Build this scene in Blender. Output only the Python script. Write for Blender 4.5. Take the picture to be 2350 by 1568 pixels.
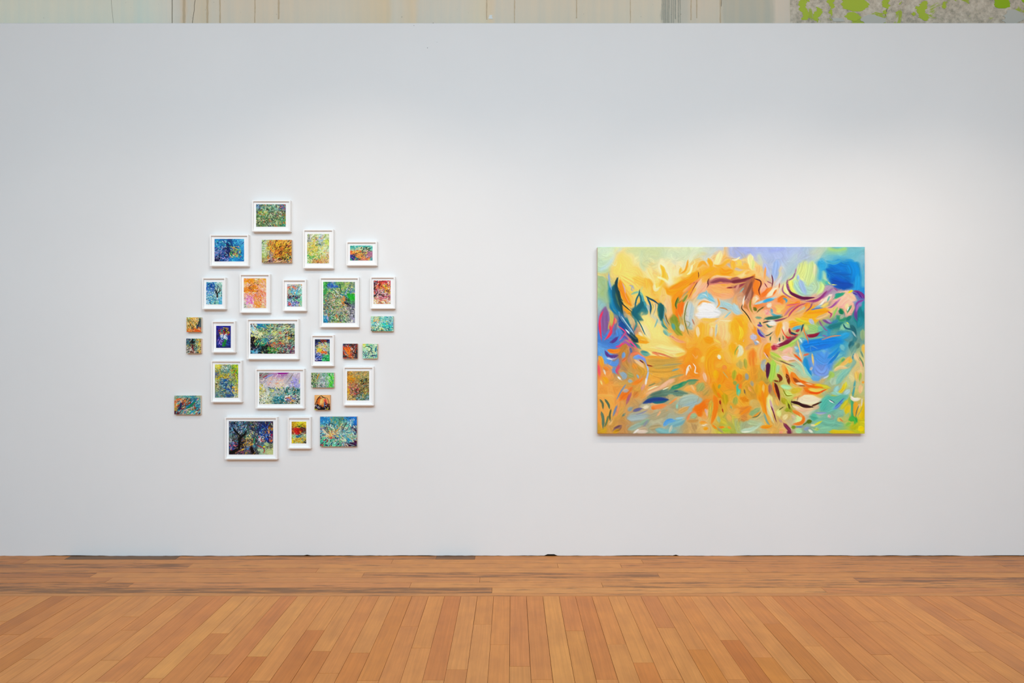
import bpy, bmesh, math, random
import numpy as np

C = bpy.context.scene.collection
for o in list(bpy.data.objects): bpy.data.objects.remove(o)

# ------------------------------------------------------------------ camera
F = 1632.0            # focal length in pixels of the 2350-wide frame
CX, CY = 1175.0, 784.0
EYE = 1.404           # camera height
D = 4.652             # distance from the camera to the white wall
cam_d = bpy.data.cameras.new('camera'); cam = bpy.data.objects.new('camera', cam_d); C.objects.link(cam)
cam_d.sensor_width = 36.0; cam_d.lens = 36.0 * F / 2350.0
cam.location = (0, 0, EYE); cam.rotation_euler = (math.pi / 2, 0, 0)
cam_d.clip_start = 0.05; cam_d.clip_end = 100
S = bpy.context.scene
S.camera = cam
def PX(x, d): return (x - CX) * d / F
def PZ(y, d): return EYE + (CY - y) * d / F
def PD(y): return EYE * F / (y - CY)          # depth of a floor point seen at image row y

# ------------------------------------------------------------------ light, exposure
S.view_settings.view_transform = 'Standard'; S.view_settings.look = 'None'
S.view_settings.gamma = 1.0; S.view_settings.use_curve_mapping = False
S.view_settings.exposure = EXPOSURE = 0.0
w = bpy.data.worlds.new('world'); S.world = w; w.use_nodes = True
w.node_tree.nodes['Background'].inputs[0].default_value = (0.9, 0.96, 1.0, 1)
w.node_tree.nodes['Background'].inputs[1].default_value = 0.05
def area(name, loc, rot, sx, sy, e, col):
    l = bpy.data.lights.new(name, 'AREA'); l.shape = 'RECTANGLE'; l.size = sx; l.size_y = sy
    l.energy = e; l.color = col
    o = bpy.data.objects.new(name, l); C.objects.link(o); o.location = loc; o.rotation_euler = rot
    return o
def spot(name, loc, aim, e, ang, blend, r, col):
    l = bpy.data.lights.new(name, 'SPOT'); l.energy = e; l.spot_size = math.radians(ang); l.spot_blend = blend
    l.shadow_soft_size = r; l.color = col
    o = bpy.data.objects.new(name, l); C.objects.link(o); o.location = loc
    import mathutils
    dv = mathutils.Vector(aim) - mathutils.Vector(loc)
    o.rotation_euler = dv.to_track_quat('-Z', 'Y').to_euler()
    return o
# diffused ceiling lamps over the hall, and the picture track in front of the wall
COOL = (0.745, 1.075, 1.31); WARM = (1.22, 0.99, 0.79)
area('ceiling_lamp', (-0.2, 0.6, 4.35), (math.radians(22), 0, 0), 8.0, 1.6, 75, COOL)
area('ceiling_lamp', (0.0, -2.2, 4.35), (math.radians(18), 0, 0), 8.0, 1.6, 328, COOL)
for x, az, e, ang in ((-2.4, .8, 12, 90), (-1.0, 1.02, 35, 95), (0.3, .92, 18, 92), (1.6, .88, 36, 91), (2.7, .8, 37, 90)):
    spot('track_lamp', (x, D - 1.75, 3.3), (x, D, az), e, ang, 1.0, .045, WARM)

# ------------------------------------------------------------------ helpers
def lin(h):
    if isinstance(h, str): h = [int(h[i:i + 2], 16) / 255 for i in (0, 2, 4)]
    return tuple((c / 12.92 if c <= .04045 else ((c + .055) / 1.055) ** 2.4) for c in h) + (1.0,)
def mat(name, col, rough=.6, spec=.4):
    m = bpy.data.materials.new(name); m.use_nodes = True
    b = m.node_tree.nodes['Principled BSDF']
    b.inputs['Base Color'].default_value = col if len(col) == 4 else lin(col)
    b.inputs['Roughness'].default_value = rough; b.inputs['Specular IOR Level'].default_value = spec
    return m
def nd(m, t, **k):
    n = m.node_tree.nodes.new(t)
    for a, v in k.items(): setattr(n, a, v)
    return n
def lk(m, a, b): m.node_tree.links.new(a, b)
def obj(name, me, m, parent=None, loc=None):
    o = bpy.data.objects.new(name, me); C.objects.link(o)
    if m is not None and not me.materials: me.materials.append(m)
    if parent is not None: o.parent = parent
    if loc is not None: o.location = loc
    return o
def empty(name, loc):
    o = bpy.data.objects.new(name, None); C.objects.link(o); o.location = loc; o.empty_display_size = .05
    return o
def box_mesh(name, x0, x1, y0, y1, z0, z1, bev=0.0):
    bm = bmesh.new()
    v = [bm.verts.new((x, y, z)) for z in (z0, z1) for y in (y0, y1) for x in (x0, x1)]
    for f in ((0, 2, 3, 1), (4, 5, 7, 6), (0, 1, 5, 4), (2, 6, 7, 3), (0, 4, 6, 2), (1, 3, 7, 5)):
        bm.faces.new([v[i] for i in f])
    if bev: bmesh.ops.bevel(bm, geom=bm.edges[:], offset=bev, segments=1, affect='EDGES')
    me = bpy.data.meshes.new(name); bm.to_mesh(me); bm.free()
    return me

# ------------------------------------------------------------------ the room
XL = -4.7          # left end of the hall, unseen; moved in to dim the left edge
SIDE, REAR, BACK, CEIL = 6.5, -4.5, D + 0.32, 4.6
TOPZ = PZ(52.3, D)

m_white = mat('white_wall_paint', 'EDECEB', .75, .25)
def setup_white(m):
    b = m.node_tree.nodes['Principled BSDF']
    tc = nd(m, 'ShaderNodeTexCoord'); n = nd(m, 'ShaderNodeTexNoise'); n.inputs['Scale'].default_value = 1.3; n.inputs['Detail'].default_value = 4
    r = nd(m, 'ShaderNodeValToRGB')
    r.color_ramp.elements[0].color = lin('E9E8E7'); r.color_ramp.elements[1].color = lin('F0EFEE')
    lk(m, tc.outputs['Object'], n.inputs['Vector']); lk(m, n.outputs['Fac'], r.inputs['Fac']); lk(m, r.outputs['Color'], b.inputs['Base Color'])
    n2 = nd(m, 'ShaderNodeTexNoise'); n2.inputs['Scale'].default_value = 240; bp = nd(m, 'ShaderNodeBump')
    bp.inputs['Strength'].default_value = .06; bp.inputs['Distance'].default_value = .002
    lk(m, tc.outputs['Object'], n2.inputs['Vector']); lk(m, n2.outputs['Fac'], bp.inputs['Height']); lk(m, bp.outputs['Normal'], b.inputs['Normal'])
setup_white(m_white)
m_dark = mat('dark_gap', '16130F', .9, .1)

# white exhibition wall: ragged lower edge a few millimetres above the boards, set on a dark recessed sole plate
rng = random.Random(4)
def white_wall():
    bm = bmesh.new()
    xs = [XL + i * (SIDE - XL) / 520 for i in range(521)]
    front, fr_top, lowback = [], [], []
    h = .002
    for x in xs:
        h += rng.uniform(-.0012, .0012); h = min(max(h, .0008), .0048)
        px = CX + x * F / D
        hh = h
        if 1255 < px < 1277: hh = .012
        if 700 < px < 708 or 1550 < px < 1557: hh = .009
        front.append(bm.verts.new((x, D, hh))); fr_top.append(bm.verts.new((x, D, TOPZ - .005)))
        lowback.append(bm.verts.new((x, D + .012, hh)))
    e0 = [bm.verts.new((x, D + .005, TOPZ)) for x in (xs[0], xs[-1])]
    e1 = [bm.verts.new((x, D + .10, TOPZ)) for x in (xs[0], xs[-1])]
    e2 = [bm.verts.new((x, D + .10, .004)) for x in (xs[0], xs[-1])]
    for i in range(520):
        bm.faces.new((front[i], front[i + 1], fr_top[i + 1], fr_top[i]))
        bm.faces.new((lowback[i], lowback[i + 1], front[i + 1], front[i]))
    bm.faces.new(fr_top + [e0[1], e0[0]])
    bm.faces.new((e0[0], e0[1], e1[1], e1[0])); bm.faces.new((e1[0], e1[1], e2[1], e2[0]))
    bmesh.ops.recalc_face_normals(bm, faces=bm.faces[:])
    me = bpy.data.meshes.new('wall_front'); bm.to_mesh(me); bm.free()
    return me
wf = obj('wall_front', white_wall(), m_white); wf['kind'] = 'structure'
sp = obj('sole_plate', box_mesh('sole_plate', XL, SIDE, D + .006, D + .09, 0.0, .05), m_dark, wf)
for (x, y, r) in ((981, 110, .0022), (950, 59, .0018), (994, 53, .002), (1003, 97, .0012)):
    bm = bmesh.new(); bmesh.ops.create_circle(bm, cap_ends=True, segments=8, radius=r)
    me = bpy.data.meshes.new('nail_hole'); bm.to_mesh(me); bm.free()
    o = obj('nail_hole', me, m_dark, wf, (PX(x, D), D - .0006, PZ(y, D))); o.rotation_euler = (math.pi / 2, 0, 0)

# the old concrete wall behind it: two panels with an open joint
DB = BACK
def old_wall_mat():
    m = mat('old_plaster', 'BDB7A9', .9, .15); b = m.node_tree.nodes['Principled BSDF']
    g = nd(m, 'ShaderNodeNewGeometry'); sx = nd(m, 'ShaderNodeSeparateXYZ'); lk(m, g.outputs['Position'], sx.inputs[0])
    mr = nd(m, 'ShaderNodeMapRange'); mr.inputs['From Min'].default_value = PX(0, DB); mr.inputs['From Max'].default_value = PX(2350, DB)
    # a slightly wandering x so that zones do not end on straight lines
    nz = nd(m, 'ShaderNodeTexNoise'); nz.inputs['Scale'].default_value = 9; nz.inputs['Detail'].default_value = 3
    lk(m, g.outputs['Position'], nz.inputs['Vector'])
    ad = nd(m, 'ShaderNodeMath', operation='MULTIPLY_ADD'); ad.inputs[1].default_value = .05; lk(m, nz.outputs['Fac'], ad.inputs[0]); lk(m, sx.outputs['X'], ad.inputs[2])
    sb = nd(m, 'ShaderNodeMath', operation='SUBTRACT'); sb.inputs[1].default_value = .025; lk(m, ad.outputs[0], sb.inputs[0])
    lk(m, sb.outputs[0], mr.inputs['Value'])
    r = nd(m, 'ShaderNodeValToRGB'); cr = r.color_ramp
    stops = [(0, 'C9CABC'), (120, 'C6C7BA'), (300, 'C0C2B6'), (325, 'B9C4BB'), (345, 'C1C4B9'), (390, 'C2BFB5'), (415, 'C8C1B6'), (423, 'CFB697'), (430, 'CBC1B2'),
             (473, 'CCBBA0'), (482, 'CCC3B4'), (600, 'CFC0AC'), (780, 'CBC2B2'), (890, 'D0BC9D'), (905, 'C9C3B6'), (950, 'D2BD9F'), (965, 'C8C2B6'), (1060, 'CCC5B7'), (1110, 'D0C5AE'),
             (1125, 'D6BFA0'), (1135, 'CCC2B2'), (1300, 'CABFAD'), (1515, 'CCC2B0'), (1520, '9E9C90'), (1560, 'B6B1A4'), (1600, 'C9BCAB'), (1656, 'C6BBAA'), (1660, 'AEAA9C'), (1771, 'ACA99B'), (1775, 'CDBFB0'), (1812, 'C8BBAD'), (1815, 'B6B19F')]
    while len(cr.elements) < min(len(stops), 32): cr.elements.new(.5)
    for e, (p, c) in zip(cr.elements, stops[:32]):
        e.position = p / 2350; k = 1.2 if p < 400 else 1.0; e.color = tuple(v * k for v in lin(c)[:3]) + (1,)
    lk(m, mr.outputs[0], r.inputs['Fac'])
    # vertical run-off streaks
    mp = nd(m, 'ShaderNodeMapping'); mp.inputs['Scale'].default_value = (17, 1, .8); lk(m, g.outputs['Position'], mp.inputs['Vector'])
    st = nd(m, 'ShaderNodeTexNoise'); st.inputs['Scale'].default_value = 1.0; st.inputs['Detail'].default_value = 6; lk(m, mp.outputs[0], st.inputs['Vector'])
    sr = nd(m, 'ShaderNodeValToRGB'); sr.color_ramp.elements[0].position = .35; sr.color_ramp.elements[0].color = lin('D6BFA4'); sr.color_ramp.elements[1].position = .7; sr.color_ramp.elements[1].color = lin('B4B2A8')
    lk(m, st.outputs['Fac'], sr.inputs['Fac'])
    mx = nd(m, 'ShaderNodeMix', data_type='RGBA'); mx.inputs[0].default_value = .22
    lk(m, r.outputs['Color'], mx.inputs[6]); lk(m, sr.outputs['Color'], mx.inputs[7])
    # peeling right end: grey plaster with lime green paint left on it, beyond x = 1815
    n1 = nd(m, 'ShaderNodeTexNoise'); n1.inputs['Scale'].default_value = 6.5; n1.inputs['Detail'].default_value = 7; n1.inputs['Roughness'].default_value = .62; n1.inputs['Distortion'].default_value = .5
    mpg = nd(m, 'ShaderNodeMapping'); mpg.inputs['Location'].default_value = (1.7, 0, .4); lk(m, g.outputs['Position'], mpg.inputs['Vector']); lk(m, mpg.outputs[0], n1.inputs['Vector'])
    gl = nd(m, 'ShaderNodeValToRGB'); gl.color_ramp.elements[0].position = .585; gl.color_ramp.elements[1].position = .62; lk(m, n1.outputs['Fac'], gl.inputs['Fac'])
    n2 = nd(m, 'ShaderNodeTexNoise'); n2.inputs['Scale'].default_value = 22; n2.inputs['Detail'].default_value = 8; n2.inputs['Roughness'].default_value = .75; lk(m, g.outputs['Position'], n2.inputs['Vector'])
    pl = nd(m, 'ShaderNodeValToRGB'); pe = pl.color_ramp
    pe.elements[0].position = .3; pe.elements[0].color = lin('7E796C'); pe.elements[1].position = .72; pe.elements[1].color = lin('CDC4B6')
    e = pe.elements.new(.5); e.color = lin('B3A797'); lk(m, n2.outputs['Fac'], pl.inputs['Fac'])
    gm = nd(m, 'ShaderNodeMix', data_type='RGBA'); gm.inputs[7].default_value = lin('98A544')
    lk(m, gl.outputs['Color'], gm.inputs[0]); lk(m, pl.outputs['Color'], gm.inputs[6])
    st2 = nd(m, 'ShaderNodeMath', operation='GREATER_THAN'); st2.inputs[1].default_value = PX(1813, DB); lk(m, sx.outputs['X'], st2.inputs[0])
    fin = nd(m, 'ShaderNodeMix', data_type='RGBA'); lk(m, st2.outputs[0], fin.inputs[0]); lk(m, mx.outputs[2], fin.inputs[6]); lk(m, gm.outputs[2], fin.inputs[7])
    # specks and pits
    n3 = nd(m, 'ShaderNodeTexNoise'); n3.inputs['Scale'].default_value = 60; n3.inputs['Detail'].default_value = 3; lk(m, g.outputs['Position'], n3.inputs['Vector'])
    r3 = nd(m, 'ShaderNodeValToRGB'); r3.color_ramp.elements[0].position = .20; r3.color_ramp.elements[0].color = (.5, .47, .43, 1); r3.color_ramp.elements[1].position = .28; r3.color_ramp.elements[1].color = (1, 1, 1, 1)
    lk(m, n3.outputs['Fac'], r3.inputs['Fac'])
    mu = nd(m, 'ShaderNodeMix', data_type='RGBA', blend_type='MULTIPLY'); mu.inputs[0].default_value = 1; lk(m, fin.outputs[2], mu.inputs[6]); lk(m, r3.outputs['Color'], mu.inputs[7])
    br = nd(m, 'ShaderNodeMix', data_type='RGBA', blend_type='MULTIPLY'); br.inputs[0].default_value = 1; br.inputs[7].default_value = (1.46, 1.42, 1.38, 1); lk(m, mu.outputs[2], br.inputs[6])
    lk(m, br.outputs[2], b.inputs['Base Color'])
    bp = nd(m, 'ShaderNodeBump'); bp.inputs['Strength'].default_value = .35; bp.inputs['Distance'].default_value = .004
    lk(m, n2.outputs['Fac'], bp.inputs['Height']); lk(m, bp.outputs['Normal'], b.inputs['Normal'])
    return m
m_old = old_wall_mat()
xj = PX(395, DB)
ow = obj('wall_back', box_mesh('wall_back', xj + .003, SIDE, BACK, BACK + .2, 0, CEIL), m_old); ow['kind'] = 'structure'
obj('wall_panel', box_mesh('wall_panel', XL, xj - .003, BACK, BACK + .2, 0, CEIL), m_old, ow)
obj('joint_filler', box_mesh('joint_filler', xj - .003, xj + .003, BACK + .03, BACK + .2, 0, CEIL), m_dark, ow)
m_crack = mat('crack', '6E5F4C', .95, .05)
def crack(pts, wd):
    bm = bmesh.new(); prev = None
    for i, (x, y) in enumerate(pts):
        a = bm.verts.new((PX(x - wd, DB), BACK - .0008, PZ(y, DB))); b = bm.verts.new((PX(x + wd, DB), BACK - .0008, PZ(y, DB)))
        if prev: bm.faces.new((prev[0], prev[1], b, a))
        prev = (a, b)
    me = bpy.data.meshes.new('crack'); bm.to_mesh(me); bm.free(); obj('crack', me, m_crack, ow)
crack([(450, -40), (449, -5), (446, 12), (446, 22), (444, 35), (442, 48), (441, 70)], .5)
crack([(2044, -40), (2040, 0), (2036, 14), (2035, 24), (2031, 38), (2029, 50), (2026, 70)], .6)
crack([(1958, -30), (1954, 6), (1955, 12), (1952, 18)], .4)
crack([(1656, -30), (1656, 0), (1655, 15)], .4)
crack([(255, -20), (256, 10), (259, 40), (261, 60)], .2)
m_lime = mat('lime_paint', 'BACB48', .85, .15)
m_lime2 = mat('bright_lime_paint', 'A2C42A', .85, .15)
m_cement = mat('grey_cement_patch', 'CFCABF', .9, .1)
m_dab = mat('white_filler', 'F4F4F2', .8, .2)
rng = random.Random(8)
FN = [0]
def flake(x0, x1, y0, y1, m, rough=3.0, name='paint_patch', off=.0012):
    # a thin layer left on the old wall: ragged outline, walked round in small steps
    FN[0] += 1; off += FN[0] * .00006
    h = y1 - y0; n = max(4, int(h / 1.6)); wl = wr = 0; L, R = [], []
    ph = [rng.uniform(0, 6.28) for q in range(6)]
    for i in range(n + 1):
        t = i / n; y = y0 + h * t + rng.uniform(-.4, .4)
        wl = wl * .8 + rng.uniform(-1, 1) * rough * .8; wr = wr * .8 + rng.uniform(-1, 1) * rough * .8
        big = rough * .55
        a = x0 + wl + big * math.sin(y * .16 + ph[0]) * .7 + big * .5 * math.sin(y * .41 + ph[1])
        b = x1 + wr + big * math.sin(y * .19 + ph[2]) * .7 + big * .5 * math.sin(y * .37 + ph[3])
        e = min(1, (t + .02) * h / (rough * 2.2), (1.02 - t) * h / (rough * 2.2)) if rough > 2 else 1
        c = (a + b) / 2 + rough * .6 * math.sin(ph[4] + t * 3) * (1 - e)
        a, b = c + (a - c) * max(.18, e ** .6), c + (b - c) * max(.18, e ** .6)
        if b - a < .8: a, b = (a + b) / 2 - .4, (a + b) / 2 + .4
        L.append((a, y)); R.append((b, y))
    bm = bmesh.new(); V = [[bm.verts.new((PX(x, DB), yy, PZ(y, DB))) for x, y in q] for yy in (BACK - off, BACK) for q in (L, R)]
    for i in range(n):
        bm.faces.new((V[0][i], V[1][i], V[1][i + 1], V[0][i + 1]))
        bm.faces.new((V[0][i], V[0][i + 1], V[2][i + 1], V[2][i])); bm.faces.new((V[1][i + 1], V[1][i], V[3][i], V[3][i + 1]))
    bm.faces.new((V[0][0], V[2][0], V[3][0], V[1][0])); bm.faces.new((V[0][n], V[1][n], V[3][n], V[2][n]))
    bmesh.ops.recalc_face_normals(bm, faces=bm.faces[:])
    me = bpy.data.meshes.new(name); bm.to_mesh(me); bm.free(); obj(name, me, m, ow)
for p in ((1834, 1852, -60, 46), (1866, 1882, 16, 48), (1862, 1872, 34, 47), (1900, 1914, -60, 20), (1902, 1911, 22, 46), (1934, 1988, -60, 26), (1938, 1976, 28, 48), (2027, 2041, -20, 20), (2027, 2036, 22, 46),
          (2056, 2069, 26, 34), (2064, 2071, 4, 11), (2112, 2132, 2, 48), (2090, 2106, 28, 37), (2100, 2110, 14, 24), (2164, 2174, 4, 20), (1847, 1862, -40, 4)):
    flake(*p, m_lime, 4.5)
flake(2283, 2316, -60, 19, m_lime2, 2.5)
flake(2344, 2362, -30, 8, m_lime2, 3)
flake(1976, 2026, 33, 60, m_cement, 5, 'filler_patch'); flake(2300, 2346, 22, 60, m_cement, 6, 'filler_patch')
flake(1908, 1935, 42, 50, m_cement, 2, 'filler_patch')
flake(1122, 1131, 35, 44, m_dab, 1.2, 'filler_patch')
m_grime = mat('dark_run_off', 'B0AC9E', .9, .1)
for x in (1519, 1523, 1526, 1531, 1534, 1541, 1545, 1549, 1556, 1560): flake(x, x + rng.uniform(.8, 2), -60, rng.uniform(40, 62), m_grime, .3, 'run_off_streak', .0006)
m_rust = mat('rust_run_off', 'D8C0A0', .9, .1)
for x, w_ in ((420, 5), (474, 4), (504, 2), (584, 2), (638, 3), (1116, 2), (1180, 1.5), (1322, 2), (1446, 1.2), (1585, 1.5), (1598, 2), (1652, 2)): flake(x, x + w_, -60, rng.uniform(40, 70), m_rust, .3, 'run_off_streak', .0006)

m_side = mat('dimming_left_wall', 'B2A8A3', .9, .15)  # unseen left wall, toned darker to dim the white wall's left edge
m_room = mat('room_white', 'E6E5E2', .85, .2)
for nm, a in (('wall_left', (XL - .2, XL, REAR, BACK + .2, 0, CEIL)), ('wall_right', (SIDE, SIDE + .2, REAR, BACK + .2, 0, CEIL)),
              ('wall_rear', (XL - .2, SIDE + .2, REAR - .2, REAR, 0, CEIL)), ('ceiling', (XL - .2, SIDE + .2, REAR - .2, BACK + .2, CEIL, CEIL + .15))):
    o = obj(nm, box_mesh(nm, *a), m_side if nm == 'wall_left' else m_room); o['kind'] = 'structure'

# ------------------------------------------------------------------ floor boards
TH = .02
def wood_mat(name, axis, stain):
    m = mat(name, 'C58A58', .45, .22); b = m.node_tree.nodes['Principled BSDF']
    g = nd(m, 'ShaderNodeNewGeometry'); oi = nd(m, 'ShaderNodeObjectInfo')
    off = nd(m, 'ShaderNodeVectorMath', operation='ADD'); sc = nd(m, 'ShaderNodeVectorMath', operation='SCALE'); sc.inputs['Scale'].default_value = 40
    cmb = nd(m, 'ShaderNodeCombineXYZ'); lk(m, oi.outputs['Random'], cmb.inputs[0]); lk(m, oi.outputs['Random'], cmb.inputs[1]); lk(m, cmb.outputs[0], sc.inputs[0])
    lk(m, g.outputs['Position'], off.inputs[0]); lk(m, sc.outputs[0], off.inputs[1])
    mp = nd(m, 'ShaderNodeMapping'); mp.inputs['Scale'].default_value = (70, 2.2, 1) if axis == 'y' else (2.2, 70, 1); lk(m, off.outputs[0], mp.inputs['Vector'])
    n = nd(m, 'ShaderNodeTexNoise'); n.inputs['Scale'].default_value = 1; n.inputs['Detail'].default_value = 8; n.inputs['Roughness'].default_value = .65; n.inputs['Distortion'].default_value = .3
    lk(m, mp.outputs[0], n.inputs['Vector'])
    r = nd(m, 'ShaderNodeValToRGB'); r.color_ramp.elements[0].position = .25; r.color_ramp.elements[0].color = (.72, .68, .62, 1); r.color_ramp.elements[1].position = .72; r.color_ramp.elements[1].color = (1.14, 1.14, 1.12, 1)
    lk(m, n.outputs['Fac'], r.inputs['Fac'])
    mu = nd(m, 'ShaderNodeMix', data_type='RGBA', blend_type='MULTIPLY'); mu.inputs[0].default_value = .62
    lk(m, oi.outputs['Color'], mu.inputs[6]); lk(m, r.outputs['Color'], mu.inputs[7])
    # slow blotches along the board
    n2 = nd(m, 'ShaderNodeTexNoise'); n2.inputs['Scale'].default_value = 1; n2.inputs['Detail'].default_value = 3
    mp2 = nd(m, 'ShaderNodeMapping'); mp2.inputs['Scale'].default_value = (9, 6, 1); lk(m, off.outputs[0], mp2.inputs['Vector']); lk(m, mp2.outputs[0], n2.inputs['Vector'])
    r2 = nd(m, 'ShaderNodeValToRGB'); r2.color_ramp.elements[0].position = .3; r2.color_ramp.elements[0].color = (.86, .82, .78, 1); r2.color_ramp.elements[1].position = .65; r2.color_ramp.elements[1].color = (1.04, 1.04, 1.04, 1)
    lk(m, n2.outputs['Fac'], r2.inputs['Fac'])
    mu2 = nd(m, 'ShaderNodeMix', data_type='RGBA', blend_type='MULTIPLY'); mu2.inputs[0].default_value = .8; lk(m, mu.outputs[2], mu2.inputs[6]); lk(m, r2.outputs['Color'], mu2.inputs[7])
    # dark flecks and, on the old border boards, grey-black weather stains
    n3 = nd(m, 'ShaderNodeTexNoise'); n3.inputs['Scale'].default_value = 1; n3.inputs['Detail'].default_value = 5; n3.inputs['Roughness'].default_value = .7
    mp3 = nd(m, 'ShaderNodeMapping'); mp3.inputs['Scale'].default_value = (30, 12, 1) if axis == 'y' else (3.2, 34, 1); lk(m, off.outputs[0], mp3.inputs['Vector']); lk(m, mp3.outputs[0], n3.inputs['Vector'])
    r3 = nd(m, 'ShaderNodeValToRGB')
    if stain:
        r3.color_ramp.elements[0].position = .27; r3.color_ramp.elements[1].position = .40
        th = nd(m, 'ShaderNodeMath', operation='ADD'); lk(m, n3.outputs['Fac'], th.inputs[0])
        iv = nd(m, 'ShaderNodeMath', operation='MULTIPLY_ADD'); iv.inputs[1].default_value = -.36; iv.inputs[2].default_value = 0.0
        lk(m, oi.outputs['Alpha'], iv.inputs[0])           # board alpha = how weathered it is
        lk(m, iv.outputs[0], th.inputs[1]); lk(m, th.outputs[0], r3.inputs['Fac'])
    else:
        r3.color_ramp.elements[0].position = .20; r3.color_ramp.elements[1].position = .27; lk(m, n3.outputs['Fac'], r3.inputs['Fac'])
    r3.color_ramp.elements[0].color = (1, 1, 1, 1); r3.color_ramp.elements[1].color = (0, 0, 0, 1)
    fl = nd(m, 'ShaderNodeMath', operation='MULTIPLY'); fl.inputs[1].default_value = .62; lk(m, r3.outputs['Color'], fl.inputs[0])
    mx = nd(m, 'ShaderNodeMix', data_type='RGBA'); mx.inputs[7].default_value = lin('58402F')
    lk(m, fl.outputs[0], mx.inputs[0]); lk(m, mu2.outputs[2], mx.inputs[6]); lk(m, mx.outputs[2], b.inputs['Base Color'])
    ro = nd(m, 'ShaderNodeMapRange'); ro.inputs['To Min'].default_value = .36; ro.inputs['To Max'].default_value = .52; lk(m, n2.outputs['Fac'], ro.inputs['Value']); lk(m, ro.outputs[0], b.inputs['Roughness'])
    return m
WG = 1.0        # overall wood reflectance
m_wood = wood_mat('board_wood', 'y', False); m_border = wood_mat('border_wood', 'x', True)
m_sub = mat('subfloor', '2A1A10', .9, .1)
m_far = mat('floor_boards_far', 'C08A58', .45, .3)
fl = obj('floor', box_mesh('floor', XL, SIDE, REAR, BACK, -.12, -TH), m_sub); fl['kind'] = 'structure'
def plank(x0, x1, y0, y1, col, m, weather=0.0, dz=0.0, mean='C28858'):
    me = box_mesh('plank', x0, x1, y0, y1, -TH, dz, 0.0)
    o = obj('plank', me, m, fl)
    c = [(.7 * v + .3 * u) * g * WG for v, u, g in zip(lin(col), lin(mean), (1.15, .94, .63))]
    c = [v * g for v, g in zip(c, (1.07, 1.17, 1.30) if m is m_border else (1.10, 1.10, 1.10))]
    o.color = (c[0], c[1], c[2], weather * .72)
    return o
P = .09; DJ = PD(1368.6); SP = .048
X0 = PX(1170.5, DJ)      # the seam that runs almost straight away from the camera
joints = [(12,1426.5),(7,1457),(110,1465),(81,1513.6),(304,1416),(302.6,1447),(260.5,1515.7),(250,1564.6),(52,1567.4),(361.8,1508.7),(356,1557),
 (507,1454.3),(503.6,1502.8),(507,1554.3),(592.8,1507.6),(597.7,1563.4),(725,1446.9),(737.6,1495),(754.5,1546),(826.8,1499),(845.8,1562.5),(938,1438),
 (967,1487.4),(993.8,1561.6),(1048,1537.4),(1107.5,1433),(1146.6,1480),(1191,1529.6),(1241,1560),(1318,1448),(1413,1479),(1391,1560),(1474.5,1521.5),
 (1527,1441.3),(1541,1560),(1599.4,1491.8),(1676,1469.6),(1689,1560),(1773,1431.9),(1864.3,1483),(1749.9,1510),(1838,1560),(1930,1463),(2012.5,1427),
 (2014.6,1503),(1988.6,1561),(2208,1423.3),(2136.6,1457.7),(2299.5,1453),(2236,1497),(2138,1562.5),(2236,1564.6)]
col_j = {}
for x, y in joints:
    d = PD(y); k = math.floor((PX(x, d) - X0) / P); col_j.setdefault(k, []).append(d)
# boards of a tone of their own: (pixel on the board) -> colour
tones = [(700,1500,'B2703F'),(1035,1450,'B87749'),(580,1535,'B5703E'),(500,1480,'BC7E4C'),(470,1450,'CE9A62'),(1700,1510,'B06A36'),(1492,1545,'BE7A44'),
 (1390,1480,'BB7A4A'),(1290,1400,'C08052'),(1180,1400,'BE8054'),(1265,1450,'CB9760'),(1280,1540,'CC975E'),(640,1400,'BC7C52'),(690,1400,'C99662'),(730,1520,'BA7843'),
 (800,1555,'BC7A44'),(450,1400,'BC7E52'),(400,1470,'C08052'),(1950,1430,'B97C50'),(1890,1450,'B97B4C'),(1870,1520,'B5773F'),(1500,1420,'BA7E56'),(1790,1550,'C0813F'),
 (1640,1550,'C07F3E'),(2150,1420,'B57D56'),(2240,1400,'B07850'),(100,1420,'BC7F4C'),(60,1500,'B57840'),(300,1400,'C68E5E'),(540,1400,'CC9866'),(910,1400,'C68E5E'),
 (850,1520,'BE8048'),(1450,1420,'CA945F'),(1340,1500,'C48D54'),(1000,1400,'C68D58'),(10,1445,'AA6E3E')]
tone_j = {}
for x, y, c in tones:
    d = PD(y); tone_j[(math.floor((PX(x, d) - X0) / P), round(d, 2))] = (d, c)
NEAR = 1.75
rng = random.Random(11)
base_cols = ['C4895A', 'C68C5A', 'C08454', 'C89160', 'C28A58', 'BE8253', 'C68A56', 'C48E5C']
for k in range(-46, 46):
    x0, x1 = X0 + k * P, X0 + (k + 1) * P
    ys = sorted(col_j.get(k, []))
    lo = min(ys) if ys else DJ - rng.uniform(.2, .6) if abs(k) > 31 else 2.9 - rng.uniform(0, .5)
    cuts = [c for c in ys]
    if not ys: cuts = [lo] if lo > NEAR + .2 else []
    if min(cuts + [DJ]) - NEAR > .9: cuts.append(NEAR + rng.uniform(.3, .6))
    edges = [NEAR] + sorted(cuts) + [DJ]
    for a, b in zip(edges[:-1], edges[1:]):
        c = None
        for (kk, _), (d, cc) in tone_j.items():
            if kk == k and a < d < b: c = cc
        if c is None: c = rng.choice(base_cols)
        g = rng.uniform(.0010, .0021)
        plank(x0 + g / 2, x1 - g / 2, a + .0012, b - .0012 if b < DJ else b - .002, c, m_wood, 0, rng.uniform(-.0004, .0004))
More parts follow.
